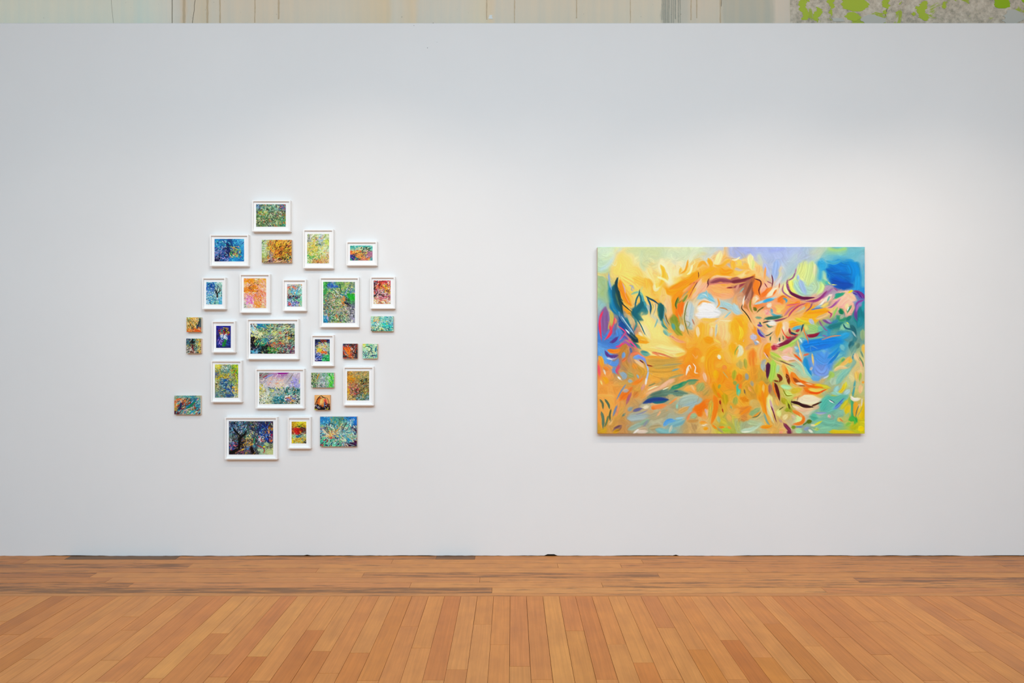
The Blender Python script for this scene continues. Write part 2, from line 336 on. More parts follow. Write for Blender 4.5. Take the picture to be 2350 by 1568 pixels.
# border boards laid along the wall
plank(XL, SIDE, DJ + .002, DJ + SP - .0015, 'BE8558', m_border, .25)
rows = [DJ + SP + i * .0875 for i in range(8)] + [D + .0]
row_px = [[(-60, 'BC7E52', .45), (294-600, 'C08558', .15), (1129, 'B07A50', .75), (1892, 'CB9462', .2), (9999, 'BC7E54', .25)],
          [(300, 'B77A50', .55), (942, 'C2845A', .25), (1382, 'C88E5C', .15), (9999, 'C48A58', .5)],
          [(250, 'B8784C', .2), (1101, 'C2865A', .15), (1965, 'C78C5A', .35), (9999, 'B57A52', .62)],
          [(214, 'AA6C46', .5), (833, 'C48858', .15), (1511, 'B87E52', .55), (9999, 'C28856', .2)],
          [(-250, 'B8764A', .2), (728, 'BC7E52', .3), (1717, 'C68C5A', .15), (2099, 'C08456', .25), (9999, 'B87A50', .25)],
          [(436, 'B47850', .6), (1280, 'C58A58', .15), (1425, 'C88E5A', .1), (2300, 'BE8254', .3), (9999, 'B87A50', .35)],
          [(60, 'B5744A', .3), (900, 'C08254', .2), (1474, 'C68A56', .15), (2135, 'BC8052', .35), (9999, 'B4764C', .3)],
          [(155, 'B87A4C', .3), (408, '6A5646', 1.0), (1001, 'B87C50', .5), (1090, '6E4E38', .8), (1950, 'B87E52', .35), (9999, 'AC7248', .5)]]
for i in range(8):
    d0, d1 = rows[i], rows[i + 1]
    dm = (d0 + d1) / 2
    xl = XL
    for (px, c, wz) in row_px[i]:
        xr = SIDE if px == 9999 else PX(px, dm)
        if xr - xl < .1: continue
        plank(xl + .0008, xr - .0008, d0 + .0016, (d1 - .0016) if i < 7 else D + .004, c, m_border, wz, rng.uniform(-.0004, .0004))
        xl = xr
# the boards behind the camera and far to the sides, out of the photograph
f2 = obj('floorboards', box_mesh('floorboards', XL, SIDE, REAR, NEAR, -TH, 0), m_wood, fl); f2.color = tuple(v * g for v, g in zip(lin('C2885A'), (1.15, .94, .63))) + (0,); f2['kind'] = 'stuff'
for s in (-1, 1):
    xa = X0 + (-46 * P if s < 0 else 46 * P)
    f3 = obj('floorboards', box_mesh('floorboards', min(xa, (SIDE if s > 0 else XL)), max(xa, (SIDE if s > 0 else XL)), NEAR, DJ, -TH, 0), m_wood, fl); f3.color = tuple(v * g for v, g in zip(lin('C2885A'), (1.15, .94, .63))) + (0,); f3['kind'] = 'stuff'

# ------------------------------------------------------------------ paint engine: strokes laid on a fine grid of vertices with colour and thickness
def hx(h): return np.array([int(h[i:i + 2], 16) for i in (0, 2, 4)], dtype=np.float64) / 255
def spline(p, step):
    p = np.array(p, dtype=np.float64)
    if len(p) == 2: p = np.vstack([p[0], p.mean(0), p[1]])
    q = np.vstack([2 * p[0] - p[1], p, 2 * p[-1] - p[-2]]); out = []
    for i in range(1, len(q) - 2):
        n = max(2, int(np.hypot(*(q[i + 1] - q[i])) / step)); t = np.linspace(0, 1, n, endpoint=False)[:, None]
        a, b, c, d = q[i - 1], q[i], q[i + 1], q[i + 2]
        out.append(.5 * (2 * b + (c - a) * t + (2 * a - 5 * b + 4 * c - d) * t ** 2 + (3 * b - a - 3 * c + d) * t ** 3))
    out.append(p[-1:]); return np.vstack(out)
class Canvas:
    def __init__(s, w, h, grid, seed):
        s.w, s.h, s.r, s.soft = w, h, np.random.RandomState(seed), .34
        g = np.array([[hx(c) for c in row] for row in grid]); gh, gw, _ = g.shape
        yy = (np.arange(h) + .5) / h * gh - .5; xx = (np.arange(w) + .5) / w * gw - .5
        def ip(a, t, n, ax):
            t = np.clip(t, 0, n - 1.0001); i = np.floor(t).astype(int); f = t - i; f = f * f * (3 - 2 * f); j = np.minimum(i + 1, n - 1)
            sh = [1, 1, 1]; sh[ax] = -1; f = f.reshape(sh)
            return np.take(a, i, ax) * (1 - f) + np.take(a, j, ax) * f
        s.img = ip(ip(g, yy, gh, 0), xx, gw, 1); s.hgt = np.zeros((h, w))
    def stroke(s, pts, wd, col, kind='b', alpha=1.0):
        r = max(wd / 2, .4)
        p = spline(pts, max(.5, r * .16)); n = len(p)
        m = r * (1.5 if kind == 's' else 1.1) + 1
        x0, x1 = int(max(0, p[:, 0].min() - m)), int(min(s.w, p[:, 0].max() + m + 1)); y0, y1 = int(max(0, p[:, 1].min() - m)), int(min(s.h, p[:, 1].max() + m + 1))
        if x1 <= x0 or y1 <= y0: return
        X, Y = np.meshgrid(np.arange(x0, x1) + .5, np.arange(y0, y1) + .5)
        d2 = (X[..., None] - p[:, 0]) ** 2 + (Y[..., None] - p[:, 1]) ** 2
        ix = d2.argmin(-1); dist = np.sqrt(np.take_along_axis(d2, ix[..., None], -1)[..., 0]); t = ix / max(1, n - 1)
        tg = np.gradient(p, axis=0); tg /= np.hypot(tg[:, 0], tg[:, 1])[:, None] + 1e-9
        lat = ((X - p[ix, 0]) * -tg[ix, 1] + (Y - p[ix, 1]) * tg[ix, 0])
        col = np.asarray(col)
        if kind == 's':
            a = np.exp(-(dist / r) ** 2 * 1.1) * .8 * alpha; c = col
        else:
            prof = np.clip(np.minimum((t + .05) / .18, (1.06 - t) / .32), .2, 1) ** .75
            rr = r * prof
            nb = int(min(22, max(3, r * 1.1))); tab = s.r.rand(nb + 2); u = np.clip((lat / r + 1) * .5, 0, 1) * nb; i0 = u.astype(int); br = tab[i0] * (1 - (u - i0)) + tab[i0 + 1] * (u - i0)
            edge = np.clip((rr - dist) / (.8 if kind == 'h' else max(1.0, r * s.soft)) + .5, 0, 1)
            if kind == 'b':
                dry = np.clip(1.3 - .8 * t * br, .45, 1); a = edge * dry * .95 * alpha
                c = np.clip(col * (1 + .16 * (br[..., None] - .5)), 0, 1)
            else:
                a = edge * .96 * alpha; c = np.clip(col * (1 + .06 * (br[..., None] - .5)), 0, 1)
            hs = s.hgt[y0:y1, x0:x1]; hs += a * ((.35 + .65 * br) * min(1, r / 4) - hs)
        s.img[y0:y1, x0:x1] += a[..., None] * (c - s.img[y0:y1, x0:x1])
    def drag(s, sig, taps, mix, grain):
        """pull the wet paint along the direction of the strokes and leave bristle grain"""
        def blur(a, n):
            for q in range(n): a = (np.roll(a, 1, 0) + np.roll(a, -1, 0) + np.roll(a, 1, 1) + np.roll(a, -1, 1) + a) / 5
            return a
        gx = gy = 0; jxx = jyy = jxy = 0
        for c in range(3):
            gy, gx = np.gradient(s.img[..., c]); jxx = jxx + gx * gx; jyy = jyy + gy * gy; jxy = jxy + gx * gy
        jxx, jyy, jxy = blur(jxx, sig), blur(jyy, sig), blur(jxy, sig)
        th = .5 * np.arctan2(2 * jxy, jxx - jyy) + math.pi / 2
        dx, dy = np.cos(th), np.sin(th)
        noise = s.r.rand(s.h, s.w); Y0, X0_ = np.mgrid[0:s.h, 0:s.w].astype(float)
        acc = s.img.copy(); na = noise.copy(); cnt = 1
        for sg in (1, -1):
            X, Y = X0_.copy(), Y0.copy(); px, py = sg * dx, sg * dy
            for q in range(taps):
                X = np.clip(X + px, 0, s.w - 1); Y = np.clip(Y + py, 0, s.h - 1); xi, yi = X.astype(int), Y.astype(int)
                nx, ny = dx[yi, xi], dy[yi, xi]; fl = np.where(nx * px + ny * py < 0, -1, 1); px, py = nx * fl, ny * fl
                wgt = 1 - q / taps
                acc += wgt * s.img[yi, xi]; na += noise[yi, xi]; cnt += wgt
        acc /= cnt; na = (na / (2 * taps + 1) - .5) * math.sqrt(2 * taps + 1)
        s.img = s.img * (1 - mix) + acc * mix
        sh = s.img - np.stack([blur(s.img[..., c], 3) for c in range(3)], -1)
        s.img = np.clip((s.img + .55 * sh) * (1 + grain * na[..., None]), 0, 1)
        s.hgt = s.hgt * .6 + .35 + .5 * na
    def dabs(s, n, ln, wd, jit, alpha, reach, turn=.35):
        lum = s.img.mean(-1)
        for q in range(4): lum = (np.roll(lum, 2, 0) + np.roll(lum, -2, 0) + np.roll(lum, 2, 1) + np.roll(lum, -2, 1)) / 4
        gy, gx = np.gradient(lum)
        for i in range(n):
            x, y = s.r.rand() * s.w, s.r.rand() * s.h; a = math.atan2(gx[int(y), int(x)], -gy[int(y), int(x)]) + s.r.randn() * turn
            xx, yy = min(max(x + s.r.randn() * reach, 0), s.w - 1), min(max(y + s.r.randn() * reach, 0), s.h - 1)
            c = np.clip(s.img[int(yy), int(xx)] * (1 + s.r.randn() * jit) + s.r.randn(3) * jit * .2, 0, 1); l = ln * (.5 + s.r.rand())
            bend = s.r.randn() * .25 * l
            s.stroke([(x - math.cos(a) * l / 2, y - math.sin(a) * l / 2), (x - math.sin(a) * bend, y + math.cos(a) * bend), (x + math.cos(a) * l / 2, y + math.sin(a) * l / 2)], wd * (.6 + .8 * s.r.rand()), c, 'b', alpha)
    def scatter(s, reg, n, ln, wd, ang, cols, k):
        l, t, r, b = [v / 100 for v in reg]
        for i in range(n):
            x = (l + (r - l) * s.r.rand()) * s.w; y = (t + (b - t) * s.r.rand()) * s.h
            if ang[0] == 'r': a = s.r.rand() * math.pi
            elif ang[0] == 'o': a = math.atan2(y - ang[2] / 100 * s.h, x - ang[1] / 100 * s.w) + s.r.randn() * .22
            elif ang[0] == 'c': a = math.atan2(y - ang[2] / 100 * s.h, x - ang[1] / 100 * s.w) + math.pi / 2 + s.r.randn() * .4
            else: a = math.radians(ang[0]) + s.r.randn() * .3
            L = ln * k * (.5 + .9 * s.r.rand()); bd = s.r.randn() * .28 * L
            c = hx(cols[s.r.randint(len(cols))]) * (1 + s.r.randn() * .06)
            dx, dy = math.cos(a), math.sin(a)
            s.stroke([(x - dx * L / 2, y - dy * L / 2), (x - dy * bd, y + dx * bd), (x + dx * L / 2, y + dy * L / 2)], wd * k * (.6 + .7 * s.r.rand()), np.clip(c, 0, 1), 'b' if wd > 2 else 'h', .92)
PG = 1.06          # pigment reflectance against the picture values
def paint_mesh(name, cv, W, H, relief, thick):
    """grid W x H metres centred on x = 0, z = 0, facing -y, the paint standing proud of y = 0, with a skirt back to y = thick"""
    w, h = cv.w, cv.h
    xs = (np.arange(w) / (w - 1) - .5) * W; zs = (.5 - np.arange(h) / (h - 1)) * H
    X, Z = np.meshgrid(xs, zs); co = np.stack([X, -cv.hgt * relief, Z], -1).reshape(-1, 3)
    i = np.arange(h * w).reshape(h, w)
    fq = np.stack([i[:-1, :-1], i[1:, :-1], i[1:, 1:], i[:-1, 1:]], -1).reshape(-1, 4)
    ring = np.concatenate([i[0, :], i[1:, -1], i[-1, -2::-1], i[-2:0:-1, 0]])
    sk = co[ring].copy(); sk[:, 1] = thick; n0 = len(co)
    j = np.arange(len(ring)); jn = (j + 1) % len(ring)
    fs = np.stack([ring[j], ring[jn], n0 + jn, n0 + j], -1)
    co = np.vstack([co, sk]); fq = np.vstack([fq, fs])
    me = bpy.data.meshes.new(name)
    me.vertices.add(len(co)); me.vertices.foreach_set('co', co.astype(np.float32).ravel())
    me.loops.add(fq.size); me.loops.foreach_set('vertex_index', fq.astype(np.int32).ravel())
    me.polygons.add(len(fq)); me.polygons.foreach_set('loop_start', (np.arange(len(fq)) * 4).astype(np.int32))
    me.polygons.foreach_set('use_smooth', np.ones(len(fq), dtype=bool))
    im = np.clip(cv.img, 0, 1).reshape(-1, 3); im = np.vstack([im, im[ring]])
    li = np.where(im <= .04045, im / 12.92, ((im + .055) / 1.055) ** 2.4) * PG
    me.update(calc_edges=True); me.validate()
    at = me.color_attributes.new('Col', 'FLOAT_COLOR', 'POINT')
    at.data.foreach_set('color', np.hstack([np.minimum(li, .92), np.ones((len(li), 1))]).astype(np.float32).ravel())
    return me
m_paint = mat('oil_paint', '808080', .5, .18)
_a = nd(m_paint, 'ShaderNodeAttribute', attribute_name='Col'); lk(m_paint, _a.outputs['Color'], m_paint.node_tree.nodes['Principled BSDF'].inputs['Base Color'])

# ------------------------------------------------------------------ the large painting
BIG_BASE = '''C5D8BC E8D79A D3D6A8 CBD2A8 D9DAB4 D5D6B4 C9CFBE BFC6CC A9B3DA B5BFD0 A9B8DC ABBBD6 B0C0D0 B4C7B4 6DB0BC 86B8BC
A9C3A8 F6D27A EFD389 F0D591 F3DDA8 F4C873 F6A93A F5A42E F3BE5A E6C27E B7C3CF A9C2C4 CDDB98 3FA0CC 0A76C0 2E8FC4
9FBB90 F5AF3C F6CC6E F3BE5C F9981A F59A2E F2B283 F0B070 B8866A E27A2E EFC0A0 D9DC8A B5D5C0 B58FA8 9AA0B8 2B8AC4
9FBDB0 F0A63A D9C08A F0C878 F08A32 D8CBB0 E6E4E0 AFC9CC D8B088 F2B08A F0A878 EC9A5A D9966A E8B890 F3B89C 8A78B0
7D6FA5 3F6C9A F5D585 F0DC98 A7A35A C9C4B0 F5BC62 F4C896 F5A934 F3BE84 D9B890 EDC080 E9B032 9AB07A 4F8F88 3E8A92
4F86C8 A8709A F5A52E F5D680 F3B05A F6B04A F5A838 F4BE78 F5A830 D9A87C ECC090 A8906A 7FB8A8 1E88C8 2A8FC8 6F9A94
6CA0D4 C98A4A B89A6A DFA84A E9B85A F5952A F5A83A F3AE3E E8BE5A E89A34 CDB86A E0C49A 4A98C8 5A98D8 5AA3B8 C8C488
E8964A B8A06A C79A4A CF9A48 D09E4A F58E3A F0A05A F5962A D89A34 D89A3A B8C060 D8B878 A8C8B0 7A9CD0 A0BE90 D8BE88
DC9A4A D9964A D89A50 DCB078 A8A070 C8A868 CDA050 D99A2E C8A040 DFA03A B88A50 C8CC70 E89048 D8B858 A8C0A0 B8BE88
E8A04A C8965A B8AC8A C8A070 B0A88A A8B0A0 E88A3A D0A840 D89A3E C8A85A D8B878 B8B860 E8D0B0 7FB8B0 8CBEB0 DDB848
C89A40 B88C58 A8A488 A8A48A 9AAEA0 B89C6A D8B878 B8B84A A8B88A B8C09A D8B060 D0B898 8FA890 7FB89A 8CB888 C8C030'''
BIG_STROKES = '''
@1
F8D47C 200 s 480 300 450 420 560 560
F3E6C4 110 s 1100 330 1180 470 1220 620
F2DFB0 110 s 1380 330 1300 470
C9D6B6 140 s 900 140 1250 160 1650 130
F0DCA8 60 s 850 430 930 560
F6DA8C 220 s 880 1230 1050 1500
F7CB66 150 s 620 700 800 820
EFC48C 120 b 1120 760 1170 1000 1170 1150
0F5F78 80 b 320 680 340 860 400 1020 480 1140
1A4A80 80 b 430 1150 520 1300 640 1450
17606E 90 b 700 980 690 1090 740 1190
17606E 80 b 770 900 800 1000 830 1090
1B6468 90 b 1050 950 1080 1060 1075 1180
B5C2C0 110 b 1530 940 1510 1120 1540 1290
EFEDEA 150 b 1680 1020 1800 1040 1960 1080
F4A870 140 b 1800 700 2000 760 2180 780
F6A63A 150 b 1720 1300 1690 1500
8A5A90 90 b 180 1020 190 1250 180 1400
4F80C0 120 b 130 1400 300 1500 480 1480
BFD8DE 60 s 430 90 350 190 250 330 140 400
D0DFC8 90 s 120 120 300 90
CBD2A0 120 s 560 120 800 110 1000 150
C9D0A4 90 s 850 150 830 350
E6DDA8 60 s 600 180 650 300
F7CF72 150 s 430 200 440 330 350 420
F7D27C 120 s 560 250 600 450 500 560
C6D2AC 60 s 770 120 760 320 800 400
F3E2B8 60 s 1080 260 1060 420 1150 520 1200 620
F4DCA6 80 s 1180 350 1250 450
D8DCC0 80 s 1600 130 1500 250 1400 350
C6CEC4 70 s 1850 120 1750 250
EFDFA4 70 b 2000 130 1950 280 1880 330
A9B4DC 90 s 2150 90 2160 160
F4B23A 45 b 1070 340 1110 430 1100 560 1050 650
F6B84A 40 b 1140 450 1170 580
F2A832 24 b 1490 260 1475 350 1440 430 1360 470
F1B54C 30 b 1380 380 1360 480
F6D690 22 b 1500 300 1540 400 1530 460
F49D1E 50 b 1810 240 1850 320 1840 350
F6A428 50 b 1900 380 1800 420 1680 500
F59B14 110 b 1640 450 1560 560 1400 660 1300 720
F8960F 100 b 1500 600 1300 700 1180 740
F79A18 60 b 1150 700 1200 760 1350 730
F98F10 70 b 1400 740 1300 850 1250 980
F6A93A 40 b 1640 360 1720 290 1780 330
F7C25C 40 b 1560 400 1500 450
F5AE38 30 b 2100 290 1990 350 1900 330
F6B548 30 b 2150 250 2020 320
F39A1C 60 b 2180 420 2060 450 2000 380
F0C070 20 b 1640 300 1600 420
F6CF74 130 b 480 520 620 600 700 680
F4BE58 90 b 650 540 780 600 900 640
F2B84C 60 b 880 560 960 680 940 760
F3BC50 50 b 830 540 850 700
F7D890 40 b 870 400 930 520 980 650
F4E0AC 36 b 960 640 980 720 1050 680
EAB860 40 b 1040 790 990 840 900 830
F5C878 60 b 1100 700 1120 850 1080 920
F3BE86 70 b 1150 850 1200 1000 1180 1150
F1C894 50 b 1150 900 1150 1100
E8B070 30 b 1560 640 1400 760
2A86A8 40 s 250 600 260 720
0F6A86 60 b 335 670 330 780 350 900 420 1050 470 1120
1175A0 80 b 270 700 290 860 330 1000 430 1120
8FA8D0 20 b 255 470 265 600 300 720
F08A1C 70 b 430 580 460 720 530 870 600 960
F79320 50 b 420 650 450 800
17454A 30 h 395 535 370 620 385 720 420 850 440 960 470 1080
1C4038 34 h 400 720 425 840 480 950
F6B860 8 h 500 700 570 800 640 900
F3A858 6 h 530 720 640 860
C8A8B0 12 b 470 620 500 700 520 820 570 920
E9B040 40 b 370 760 400 880 430 980
F1A028 60 b 480 960 560 1050 620 1120
1B3A38 14 h 400 860 470 940 560 1020 610 1060
E0B860 8 h 450 880 560 1000 620 1050
A8AEB0 14 b 580 650 630 670 650 720
9AA6B8 10 b 630 650 610 720 640 740
6FB0A0 26 b 610 790 680 760 740 765 780 810 800 860
F4C060 60 b 720 850 700 950
15606E 18 h 735 720 730 780 690 860 670 950 665 1010
176A78 24 h 740 790 760 870 750 960
1A6B78 80 b 780 940 720 1040 680 1100
156470 70 b 640 1030 660 1110 720 1170 790 1200
1E7080 60 b 770 940 830 1060 780 1110
186878 30 b 660 1010 650 1120 680 1200 690 1300
1A6272 14 h 700 1180 760 1280 820 1420
2E7F86 16 b 680 1260 650 1370
4F9AA0 24 b 770 810 810 920 850 1000
A8B8B8 40 b 860 960 900 1060
174A5C 20 h 840 825 900 860 960 890 1030 940
16566A 22 h 860 850 910 970 905 1100
1B6A68 66 b 1060 940 1080 1050 1070 1190
1F7070 30 b 1030 970 1090 960
1E7474 28 b 1080 1180 1100 1270 1170 1330
7FA8B0 16 b 1115 1050 1120 1150 1180 1300
E8C890 40 b 950 920 990 990 940 1080
8A9A90 8 h 990 920 985 1020 950 1110
D8A860 30 b 1130 1080 1160 1200 1170 1300
2A4A50 8 h 1140 1110 1165 1200 1200 1260
B8C8C0 60 s 930 1120 1000 1180 1060 1230
7AB0B0 16 b 1020 1180 990 1260 970 1310
F7DC8C 170 s 800 1180 960 1330 1100 1500
F5E4B0 70 b 780 1270 850 1400 900 1480
F8E6C0 40 b 730 1390 780 1440
1A6272 12 h 700 1180 760 1280 820 1420
FA9A18 60 b 700 1500 780 1490 880 1530
F9A630 30 b 660 1440 760 1450
9FC0A0 40 b 1120 1330 1180 1420 1240 1400
6FA8A0 30 b 1110 1360 1170 1430
A3B878 90 s 140 560 180 680 160 780
8FB8C0 80 s 100 900 160 960
9DB890 80 s 170 600 220 800 240 900
7E5F8E 70 b 200 1000 195 1150 200 1300 180 1420
C2B45A 50 b 290 1060 300 1200 250 1330
E8385C 26 b 160 1060 120 1160 115 1300 140 1500
E08868 40 b 360 1170 350 1250
E83A58 28 b 270 1280 290 1380 220 1490
F05060 14 b 350 1150 320 1280 240 1440 190 1500
4F88C8 80 b 400 1330 420 1450 340 1520
1F4E90 60 b 420 1230 480 1320 560 1420
1A3F78 50 b 560 1390 640 1480
A8C8D8 40 b 420 1070 480 1180 560 1280 650 1450
D8E4E4 16 b 520 1340 600 1420 680 1490
1B7A86 40 b 520 1160 560 1260 600 1330
173F48 60 b 620 1460 710 1530
E0507E 14 h 410 1290 510 1370 500 1410 420 1510
5A3A7E 36 b 390 1460 330 1520 270 1550
5C5AA0 30 b 450 1420 560 1500
F58A10 60 b 1400 760 1300 880 1280 1000 1300 1150
F06A0E 70 b 1400 890 1370 1010 1380 1120
EE7010 30 b 1310 1050 1330 1180 1360 1240
6F8A3A 30 b 1350 850 1300 950 1320 1000
7E9040 28 b 1480 800 1430 880 1400 900 1340 920
A8A070 16 b 1490 740 1400 830
2E4A2A 10 h 1340 830 1300 930 1310 1020
7F8C32 90 b 1270 1130 1290 1230 1360 1360
8E9636 60 b 1250 1250 1330 1370 1400 1430
5AA098 40 b 1250 1250 1280 1340
C8C8B8 60 b 1380 1270 1420 1360
D0C8A8 30 b 1500 880 1460 980 1440 1150 1440 1280
7A7A40 14 h 1490 900 1450 1050 1440 1200 1500 1410
F3C0A0 60 b 1690 560 1640 680 1600 780 1560 850
A83A30 8 h 1640 590 1580 700 1500 850
5A2A28 9 h 1655 445 1660 490 1655 530
3E2A20 6 h 1640 600 1560 730
E8905A 30 b 1690 540 1580 620 1480 730 1400 790
F7A850 40 b 1610 700 1540 780
F0B090 80 b 1780 620 1720 700 1650 780
F6C89A 30 b 1840 560 1930 510 2020 520 2180 520
A86868 50 b 1800 620 1900 570 2040 560 2190 590
8A4550 36 b 1880 610 2000 570 2100 600 2190 600
C88070 16 b 1810 640 1950 620 2180 610
5A2430 12 h 1820 545 1800 600 1810 640 1790 680
7A2C38 20 b 2100 690 2190 680
F4A868 80 b 1880 700 2050 740 2180 740
F2A87E 60 b 2000 800 2180 820
86BCCC 70 b 1650 850 1760 800 1900 890
7FC0D4 40 b 1780 740 1800 830 1900 900
A6CBD0 40 b 2000 920 2100 950 2180 960
AEC8C8 50 b 2020 900 2060 980 2180 1010
E9A050 24 b 1960 860 1980 940 1940 1000
F4AE5E 24 b 1650 960 1720 900 1850 920
EAE8E6 120 b 1690 1000 1800 1010 1900 1080
E6E6E6 100 b 1630 1110 1780 1120 1960 1110
DDDFE0 50 b 1900 1050 2000 1080
C08A50 16 h 1990 1000 2060 1010 2120 1040
B8C8C8 70 b 1540 950 1520 1080 1510 1200 1540 1300
C4C4BC 40 b 1490 1000 1480 1150 1500 1300
9AB8B0 30 b 1470 1300 1560 1330
B8866A 16 b 1560 1180 1590 1260
F6B85A 40 b 1700 1180 1850 1190 1960 1170
8FC0C8 20 b 2160 1060 2060 1160
F6AE40 100 b 1700 1250 1680 1400 1650 1540
F7B858 60 b 1800 1260 1780 1500
F3C49A 40 b 1860 1310 1850 1460
B8C8C0 24 b 1940 1250 1920 1450
F5C68A 120 b 2050 1270 2060 1400 2030 1500
F7DCB4 10 h 1990 1195 2180 1205
F8D8B0 40 b 1640 1300 1650 1450
F79A18 80 b 1880 1520 1750 1480
E4A078 40 b 1220 1440 1330 1510 1450 1540
C07870 26 b 1210 1440 1270 1470
@2
0A70BC 190 b 1560 340 1850 330
0E62B2 190 b 1540 480 1920 540
1652A8 120 b 1580 610 1860 660
3A9ECC 120 b 1400 260 1380 520
C8DC96 170 b 960 520 1000 700
C4D8A4 180 b 1340 420 1380 640
D6DC98 170 b 1060 400 1230 560
B0D0BC 170 b 1080 680 1300 720
A06A50 130 b 310 550 250 700 190 800
8A5A48 90 b 300 640 280 760 240 900
E27A2C 110 b 380 600 400 780
F4BEA6 200 b 1700 800 1850 900
F3B49C 150 b 1780 900 1800 1080
F0A024 150 b 1150 1080 1500 1050
1F7F80 120 b 1950 1020 2000 1250
4F9488 120 b 1550 1270 1800 1260
F5AE30 200 b 100 1200 80 1450
A4AEDC 120 s 100 90 300 110 500 90
AEBBDC 150 s 400 150 700 160 1000 130
9FAADC 60 s 600 110 800 80
B8C8CC 120 s 1000 200 850 400
A9C0C4 90 s 950 350 880 450 800 560
9AB0D8 80 b 700 270 680 420 660 560
A8B4DC 60 b 500 320 540 420 580 520
BFC9B4 90 s 1380 110 1250 150
B5D060 60 s 1530 90 1640 110 1760 80
9CC8A0 80 s 1500 140 1750 140
6FB4C4 140 s 1500 230 1700 230 1950 150
88B8C8 90 s 2040 200 2020 400
EDE2A0 70 b 280 180 290 300 310 400
D8DC90 40 b 330 260 320 400
C8D0B0 60 s 420 190 440 300
E8B878 60 b 420 350 410 450
E69A5C 26 b 520 370 510 480 500 580
DCC89C 40 s 760 380 740 420
F6C25A 50 b 60 240 120 310 40 360
F3B040 60 b 10 270 20 400
F6BC58 60 b 180 320 220 350 100 370
F8E8C0 16 b 120 210 60 250 0 250
EFC890 50 b 260 420 150 500 60 530
F3B058 40 b 260 430 200 470
E0902E 40 b 350 480 310 540 260 590
9A5A54 50 b -20 570 120 540
7A3040 40 b -20 600 120 580 250 550 330 510
8A3A48 30 b 30 680 110 660 200 620
C89080 30 b 100 640 60 730
A8705A 90 b 300 560 240 680 190 790
B07E68 60 b 260 640 260 800 220 950
8FA8A0 20 b 180 690 120 760
E07A24 70 b 350 560 380 650 370 760
EA8030 60 b 420 600 410 700 440 790
5A2428 16 h 350 545 440 580 450 640 420 720 430 800
E8742A 50 b 600 700 500 780 440 820
F2B8A0 60 b 560 620 490 680 450 760
E88A40 30 b 620 680 540 750
6A2840 14 h 620 490 635 580 620 680
8A3A4A 12 h 510 620 545 680
A05A6A 12 b 550 590 620 620
DCD8D8 24 b 770 520 720 600 660 660
A84838 10 h 740 620 735 690
ECE0C0 50 b 700 700 620 760 540 830
E0742C 24 b 690 720 640 800
D8C8C0 24 b 760 690 730 780
D2DC90 130 b 1130 300 1100 420 1050 520
C9DA98 120 b 1250 300 1230 450 1180 640
D5D2A8 50 b 1300 330 1290 500
DDE070 60 b 900 560 930 680 1020 770
A8D0C0 120 b 1000 600 1080 720 1180 760
A4BCDC 60 b 1060 570 1100 680 1150 790
9FB8E0 30 b 1030 490 1030 560
B8D4B0 110 b 1300 600 1330 680 1280 760
C6E090 60 b 1400 580 1400 700 1330 790
8ACB9C 50 b 1420 560 1460 640
E8D8A8 20 b 830 660 860 760 900 810
8A4A78 30 b 860 570 870 680 920 770 1010 830
6A1C50 34 b 900 760 1000 810 1120 850 1280 840
A8708C 20 b 800 640 790 740 880 820 1000 870 1150 880
8F5A80 16 b 980 460 950 530 870 580
B08AA0 20 b 1000 390 980 470
0F78C0 170 b 1560 330 1700 400 1850 420
0A6CB8 150 b 1500 420 1650 520 1800 600
0D82C4 150 b 1850 300 1900 420 1880 560
1459B0 110 b 1560 560 1680 610 1820 680
2A94CC 70 b 1960 500 1960 640 1940 760
3AA0CC 90 s 1400 320 1380 450 1370 540
4FA8C8 40 b 1480 270 1580 300 1700 270
58A8CC 12 b 1550 450 1700 430
70B4C4 60 s 2050 450 2050 650
4FB0A8 40 b 1460 600 1540 630
D0D080 14 h 1560 640 1640 640
D0D080 12 h 1500 600 1530 630
8A3A78 30 b 1480 740 1400 830 1300 890 1160 900
A070A0 24 b 1580 700 1500 760 1420 850
9A5890 20 b 1600 690 1650 740
F4D8C8 60 b 380 830 350 920
EE8438 50 b 420 880 380 980 330 1000
F2C08C 40 b 350 830 330 950
A8D0DC 30 b 360 940 480 900 700 830
3A98C4 36 b 490 910 560 880 650 870
E87824 60 b 720 900 780 850 850 830
E88A3C 40 b 760 920 800 900
4F9AB8 24 b 800 850 850 880 840 920
F2A85A 50 b 880 920 960 900 1050 880
E8822E 50 b 1050 900 980 960 880 960
E6986A 40 b 900 860 1020 890
C8607A 12 b 850 960 960 950 1060 930
F5D8C0 60 b 560 940 600 990
F5C070 60 b 680 970 760 1000 820 960
F0B0A0 60 b 520 1040 560 1080 600 1100
E89090 12 h 540 1040 570 1060 530 1100 580 1090
5AA8B8 30 b 620 1100 700 1130 770 1110
4F98B0 26 b 610 1020 630 1080
F4CF70 50 b 700 1060 760 1030
2E6A58 40 b 520 1170 620 1160 780 1140
7A9A80 30 b 370 1150 460 1160
6A3050 22 b 500 1220 640 1210 780 1180 860 1150
3A4A30 12 h 480 1235 600 1210
C08088 30 b 820 1120 900 1020 1000 960
A84A6A 20 b 880 1140 930 1060 1040 970 1180 920
D8A080 30 b 1100 960 1040 1040 960 1080
9CC0B8 40 b 1180 970 1090 1050 1020 1070
E0B070 40 b 950 1110 1050 1080 1180 1010
E8903A 60 b 1200 930 1150 1000
8A5070 14 b 1250 930 1220 1000 1150 1060
B87840 50 b 200 950 220 1040 280 1130
8A7A2E 22 b 290 880 280 980 320 1080
5A6A20 40 b 340 1000 380 1050
4F5A28 16 h 490 990 430 1030 390 1070
F2A878 40 b 180 1010 250 1080 300 1180 360 1240
3A3418 12 h 160 950 150 1010 210 1080 260 1150 300 1230
E8E0D0 16 b 220 780 180 880 170 960
A8C8D0 80 b 30 950 60 1040 150 1080
